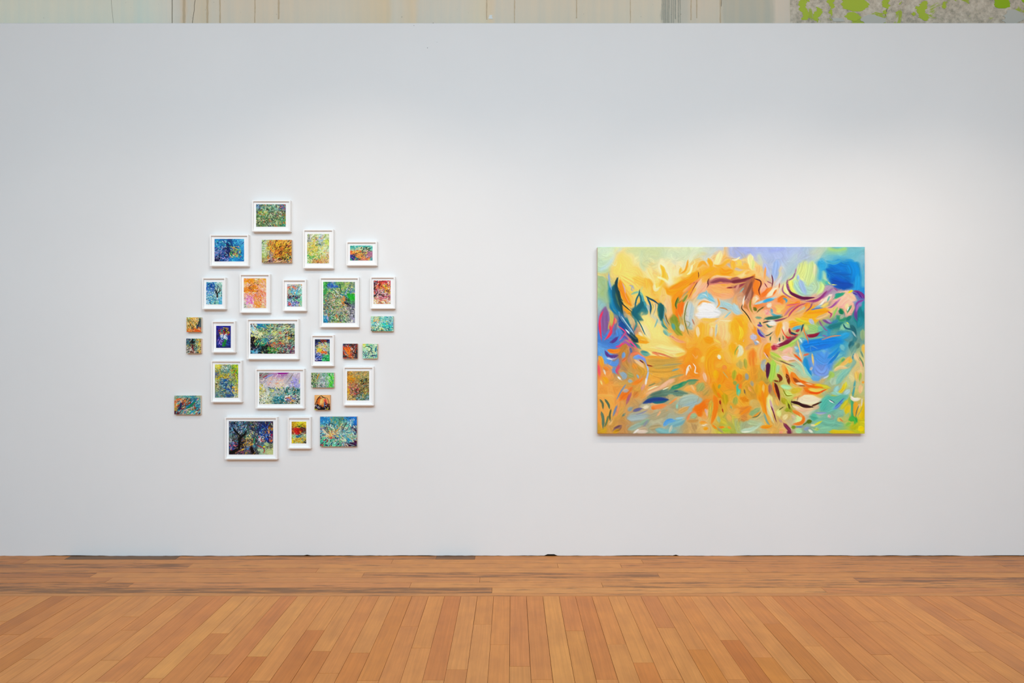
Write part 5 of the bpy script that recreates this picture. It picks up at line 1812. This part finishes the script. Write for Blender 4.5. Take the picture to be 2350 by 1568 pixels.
K 7 08080A 60 b 1200 1300 1300 1260 1370 1210
K 7 0A0808 22 b 1420 1110 1490 1070
K 7 140A10 60 b 1620 1180 1640 1250 1680 1310
K 7 0A0A10 30 b 1290 690 1290 740
K 7 3A9A6A 24 b 1690 1000 1680 1120
K 7 58A0B0 24 b 1670 1130 1690 1200
K 7 B8C488 110 b 1920 1270 2000 1270 2040 1260
K 7 C0C88C 80 b 1960 1300 2050 1300
K 7 B0C890 60 b 1890 1120 1980 1140
K 7 B8D0A0 50 b 1750 1230 1850 1260
K 7 1A1A18 8 h 1900 1190 1980 1160 2030 1150 2000 1180
K 7 B82A28 16 h 1740 1150 1850 1200 1890 1260 1850 1305
K 7 F0E020 34 b 1865 1170 1895 1185
K 7 E87030 34 b 2010 1080 2030 1040
K 7 D8C8A0 12 h 1620 890 1650 880 1690 890
K 7 4A88C0 40 b 1540 1210 1570 1230
K 7 E8B030 26 b 1430 1250 1470 1220
P F 660 957.8 712.9 1030.2 669.2 968 702.8 1017.9
N small white framed painting of a red flower on bright yellow, bottom of the cluster
G C89828 E0C028 E8D030 E8C828
G D8A828 C8A848 8A8A30 E0C028
G B05A30 C02A20 8A3A28 8A5A40
G C05A38 C83030 8A5040 7A6A60
G A8C890 4A90A0 78A8A0 A0B898
G D8C030 C8B050 B8A048 C8B050
G E8C828 C8A030 D8B840 3A3020
S 0 0 100 25 22 6 1.3 -15 F0E060 C89820 F8E848 8A6A20 F0D838
S 0 68 100 100 46 5 1.2 -40 F0E060 5A4A1A E8B820 58A8A0 C89030 F0E8A0
K 8 B81E18 100 b 240 850 310 870 360 860
K 8 D82A20 60 b 230 820 270 900
K 8 C83038 40 b 250 910 310 930
K 8 6A3A30 60 b 350 810 400 840 380 890
K 8 C8602A 24 b 320 870 350 910
K 8 E8C838 10 b 330 860 360 920
K 8 2A1A18 10 h 225 800 255 780 300 776
K 8 2A1A18 14 h 350 785 395 795 425 835
K 8 2A1A18 10 h 330 850 370 840 390 870 360 900
K 8 3A2420 9 h 180 870 195 905 225 920
K 8 2A1414 12 h 270 935 330 952 375 925
K 8 2A2A28 12 h 400 895 430 860 438 820
K 8 6A1410 9 h 240 830 280 870 300 920
K 8 3A3A40 26 b 400 810 440 800
K 8 2A6A20 26 b 290 780 350 765
K 8 5A6A60 20 b 400 890 440 870
K 8 2A6A98 34 b 255 970 310 990
K 8 3A8AA0 26 b 300 960 350 990
K 8 A8D8A0 50 b 190 970 230 1000
K 8 2A2A18 6 h 180 1000 200 970 240 960
K 8 1A1A18 34 b 415 1090 450 1075
K 8 E8E8E8 6 h 430 1085 445 1070
P C 734.4 956.6 818.9 1025 0 0 0 0
N larger unframed canvas of burst of flowers on blue, lower right of the cluster
G 2A88C8 2A8AC8 4A9A90 5A8A88 2A80C0 1E70C0
G 4A98C0 3A98C0 4AA0A8 68A090 88B8B0 1E78C8
G 6A88A0 78A890 78A888 A8A870 70B0A8 5A6080
G A8A0A0 98A888 C8B070 78A8A0 A0B0B0 8AA0A0
G 4A80A8 C8B088 8A88A0 98B0B0 88B898 A0B890
G 58A098 5A6A80 6A7890 A0B8B0 58A8B8 6A3848
G 58B890 68B898 78B8A0 A8C0A8 5A3A58 5A2040
S 0 0 35 25 24 7 1.6 r 1A78C0 2A9AD0 6AC0E0 2A6AB0 A8D8E8
S 26 0 70 30 34 8 1.5 o 48 55 4A8A58 1A5A68 8AA850 2A8AA8 58A088 A8A048
S 0 25 100 100 200 9 1.5 o 45 58 F0E8D0 4A3058 58C8A8 2A9AC8 E8C060 2A2848 A8E0D0 C8D8B0 7AA8B0
S 25 45 50 70 24 6 1.8 o 40 58 E8B040 F0D060 C86A38 F0E0A0
S 0 68 60 100 44 6 2.4 -50 3A1A48 38B888 58D0A0 C83A48 A8E8C8 2A3A6A
S 55 62 90 85 20 9 2.4 30 88B898 B8C890 A8A888 1A9AC8 D8E0C0
S 84 0 100 26 12 8 3 80 1A70C8 1868C0 2A88D8
S 78 10 92 34 14 7 1.3 70 A8E0D0 E8F0E0 4A9AB0
S 88 30 100 62 10 5 2.4 60 4A2050 3A1848 E8E8E0
K 8 3A1038 60 b 1290 1140 1370 1130 1460 1150
K 8 4A1840 50 b 1420 1060 1460 1120
K 8 C8D0D8 8 b 1300 1120 1440 1160
K 8 2A1A30 14 h 1265 690 1220 780 1175 870
K 8 2A1A30 10 h 870 720 880 790 900 870
K 8 1E2A38 8 h 1330 700 1300 780
K 8 F0D8B8 26 b 790 830 850 900 930 960
K 8 6A3A38 8 b 820 830 880 890 950 940
K 8 F0C890 40 b 840 970 920 960
K 8 E8A838 20 b 1050 880 1110 810
'''
CROP = {1: (1360, 560), 2: (1680, 560), 3: (1360, 780), 4: (1680, 780)}
BL, BT, BR, BB = 1371.3, 567.0, 1984.4, 995.6
def big_painting():
    dep = .045; df = D - dep
    k = 1.0
    cv = Canvas(614, 430, [r.split() for r in BIG_BASE.split('\n')], 5)
    cv.soft = .55
    cv.dabs(900, 34, 12, .05, .6, 12)
    lines = []; cur = 1
    for ln in BIG_STROKES.strip().split('\n'):
        if ln[0] == '@': cur = int(ln[1:]); continue
        a = ln.split(); v = [float(q) for q in a[3:]]
        ox, oy = CROP[cur]
        pts = [((ox + v[i] / 6.819 - BL) * 614 / (BR - BL), (oy + v[i + 1] / 6.819 - BT) * 430 / (BB - BT)) for i in range(0, len(v), 2)]
        wd = float(a[1]) / 6.819 * (1.35 if a[2] == 'b' else 1.25)
        if a[2] == 'B': lines.append((pts, wd, hx(a[0]))); continue
        cv.stroke(pts, wd, hx(a[0]), a[2])
        if a[2] == 'h' or (a[2] == 'b' and float(a[1]) < 20): lines.append((pts, wd, hx(a[0])))
    cv.dabs(700, 13, 2.4, .06, .45, 4)
    cv.drag(22, 9, .6, .04)
    for p, wd, c in lines: cv.stroke(p, wd, c, 'b' if wd > 5 else 'h', .8)
    cv.dabs(500, 9, 1.3, .09, .4, 3)
    lum = cv.img.mean(-1, keepdims=True); cv.img = np.clip((lum + (cv.img - lum) * 1.12 - .55) * 1.08 + .55, 0, 1)
    W, H = (BR - BL) * df / F, (BB - BT) * df / F
    root = empty('painting', (PX((BL + BR) / 2, df), D, PZ((BT + BB) / 2, df)))
    root['label'] = 'large wide unframed painting of orange, yellow and blue sweeps, alone at right'
    root['category'] = 'painting'
    body = obj('canvas_body', box_mesh('canvas_body', -W / 2, W / 2, -dep + .0006, -.0008, -H / 2, H / 2, .0015), mat('raw_canvas', 'DCCDB4', .8, .2), root)
    obj('paint_layer', paint_mesh('paint_layer', cv, W, H, .0013, .0012), m_paint, root, (0, -dep + .0005, 0))
big_painting()

# ------------------------------------------------------------------ the cluster of small works
CR8 = {1: (390, 450), 2: (650, 450), 3: (390, 620), 4: (650, 620), 5: (390, 760), 6: (650, 760), 7: (390, 890), 8: (650, 890)}
m_frame = mat('white_frame_lacquer', 'FBF9F7', .5, .35)
m_mount = mat('white_mount_board', 'FBFAF9', .8, .2)
m_sides = [mat('canvas_edge', c, .8, .2) for c in ('E9CDB4', 'E4B48C', 'DCC9B8', 'E0D2BE')]
FD, CD = .036, .024       # how far a frame and a bare canvas stand off the wall
def frame_mesh(W, H, rail, lip):
    bm = bmesh.new(); w, h = W / 2, H / 2; L = []
    for (a, b, y) in ((w, h, 0), (w, h, -FD), (w - rail, h - rail, -FD), (w - rail, h - rail, -FD + lip), (w - rail, h - rail, 0)):
        L.append([bm.verts.new((sx * a, y, sz * b)) for sx, sz in ((-1, -1), (1, -1), (1, 1), (-1, 1))])
    for q in range(len(L)):
        A, B = L[q], L[(q + 1) % len(L)]
        for i in range(4): bm.faces.new((A[i], A[(i + 1) % 4], B[(i + 1) % 4], B[i]))
    bmesh.ops.recalc_face_normals(bm, faces=bm.faces[:])
    ed = [e for e in bm.edges if all(abs(v.co.y + FD) < 1e-6 for v in e.verts)]
    bmesh.ops.bevel(bm, geom=ed, offset=.0009, segments=2, affect='EDGES')
    me = bpy.data.meshes.new('frame'); bm.to_mesh(me); bm.free(); return me
def small_work(kind, outer, pic, label, grid, ops, seed):
    l, t, r, b = outer
    dep = FD if kind == 'F' else CD; df = D - dep
    W, H = (r - l) * df / F, (b - t) * df / F
    root = empty('framed_painting' if kind == 'F' else 'canvas_painting', (PX((l + r) / 2, df), D, PZ((t + b) / 2, df)))
    root['label'] = label; root['category'] = 'painting'
    root['group'] = 'small white framed paintings in the wall cluster' if kind == 'F' else 'small unframed canvases in the wall cluster'
    if kind == 'F': pl, pt, pr, pb = pic
    else: pl, pt, pr, pb = outer
    K = 2.2
    cv = Canvas(max(8, int((pr - pl) * K)), max(8, int((pb - pt) * K)), grid, seed)
    ar = (pr - pl) * (pb - pt)
    jit = 1.0
    if ops[0][0] == 'J': jit = float(ops[0][1]); ops = ops[1:]
    cv.dabs(int(ar * .09), 12, 2.8, .24 * jit, .8, 7, .9)
    for op in ops:
        if op[0] == 'S':
            reg = [float(q) for q in op[1:5]]; n, ln, wd = int(op[5]), float(op[6]), float(op[7]); i = 9
            if op[8] in 'oc' and len(op[8]) == 1: ang = (op[8], float(op[9]), float(op[10])); i = 11
            elif op[8] == 'r': ang = ('r',)
            else: ang = (float(op[8]),)
            cv.scatter(reg, int(n * 1.7), ln * .85, wd * .9, ang, op[i:], K)
        else:
            ox, oy = CR8[int(op[1])]; v = [float(q) for q in op[5:]]
            pts = [((ox + v[i] / 8.704 - pl) * K, (oy + v[i + 1] / 8.704 - pt) * K) for i in range(0, len(v), 2)]
            cv.stroke(pts, float(op[3]) / 8.704 * K, hx(op[2]), op[4])
    cv.dabs(int(ar * .06), 7, 1.6, .30 * jit, .7, 4, .9)
    sh = cv.img - (np.roll(cv.img, 1, 0) + np.roll(cv.img, -1, 0) + np.roll(cv.img, 1, 1) + np.roll(cv.img, -1, 1)) / 4
    cv.img = np.clip((cv.img + .5 * sh - .5) * 1.08 + .48, 0, 1)
    if kind == 'F':
        rail, lip = .0085, .013
        obj('frame', frame_mesh(W, H, rail, lip), m_frame, root)
        yb = -FD + lip
        obj('mount_board', box_mesh('mount_board', -W / 2 + rail, W / 2 - rail, yb, yb + .004, -H / 2 + rail, H / 2 - rail), m_mount, root)
        dp = D + yb - .001
        pw, ph = (pr - pl) * dp / F, (pb - pt) * dp / F
        obj('painted_sheet', paint_mesh('painted_sheet', cv, pw, ph, .0006, .0009), m_paint, root,
            (PX((pl + pr) / 2, dp) - root.location.x, yb - .001, PZ((pt + pb) / 2, dp) - root.location.z))
    else:
        obj('canvas_body', box_mesh('canvas_body', -W / 2, W / 2, -dep + .0006, 0, -H / 2, H / 2, .001), m_sides[seed % 4], root)
        obj('paint_layer', paint_mesh('paint_layer', cv, W, H, .0007, .001), m_paint, root, (0, -dep + .0005, 0))
recs = []
for ln in SMALL.strip().split('\n'):
    a = ln.split()
    if a[0] == 'P': recs.append(dict(k=a[1], o=[float(q) for q in a[2:6]], p=[float(q) for q in a[6:10]], g=[], ops=[]))
    elif a[0] == 'N': recs[-1]['n'] = ln[2:]
    elif a[0] == 'G': recs[-1]['g'].append(a[1:])
    else: recs[-1]['ops'].append(a)
for i, q in enumerate(recs): small_work(q['k'], q['o'], q['p'], q['n'], q['g'], q['ops'], 20 + i)
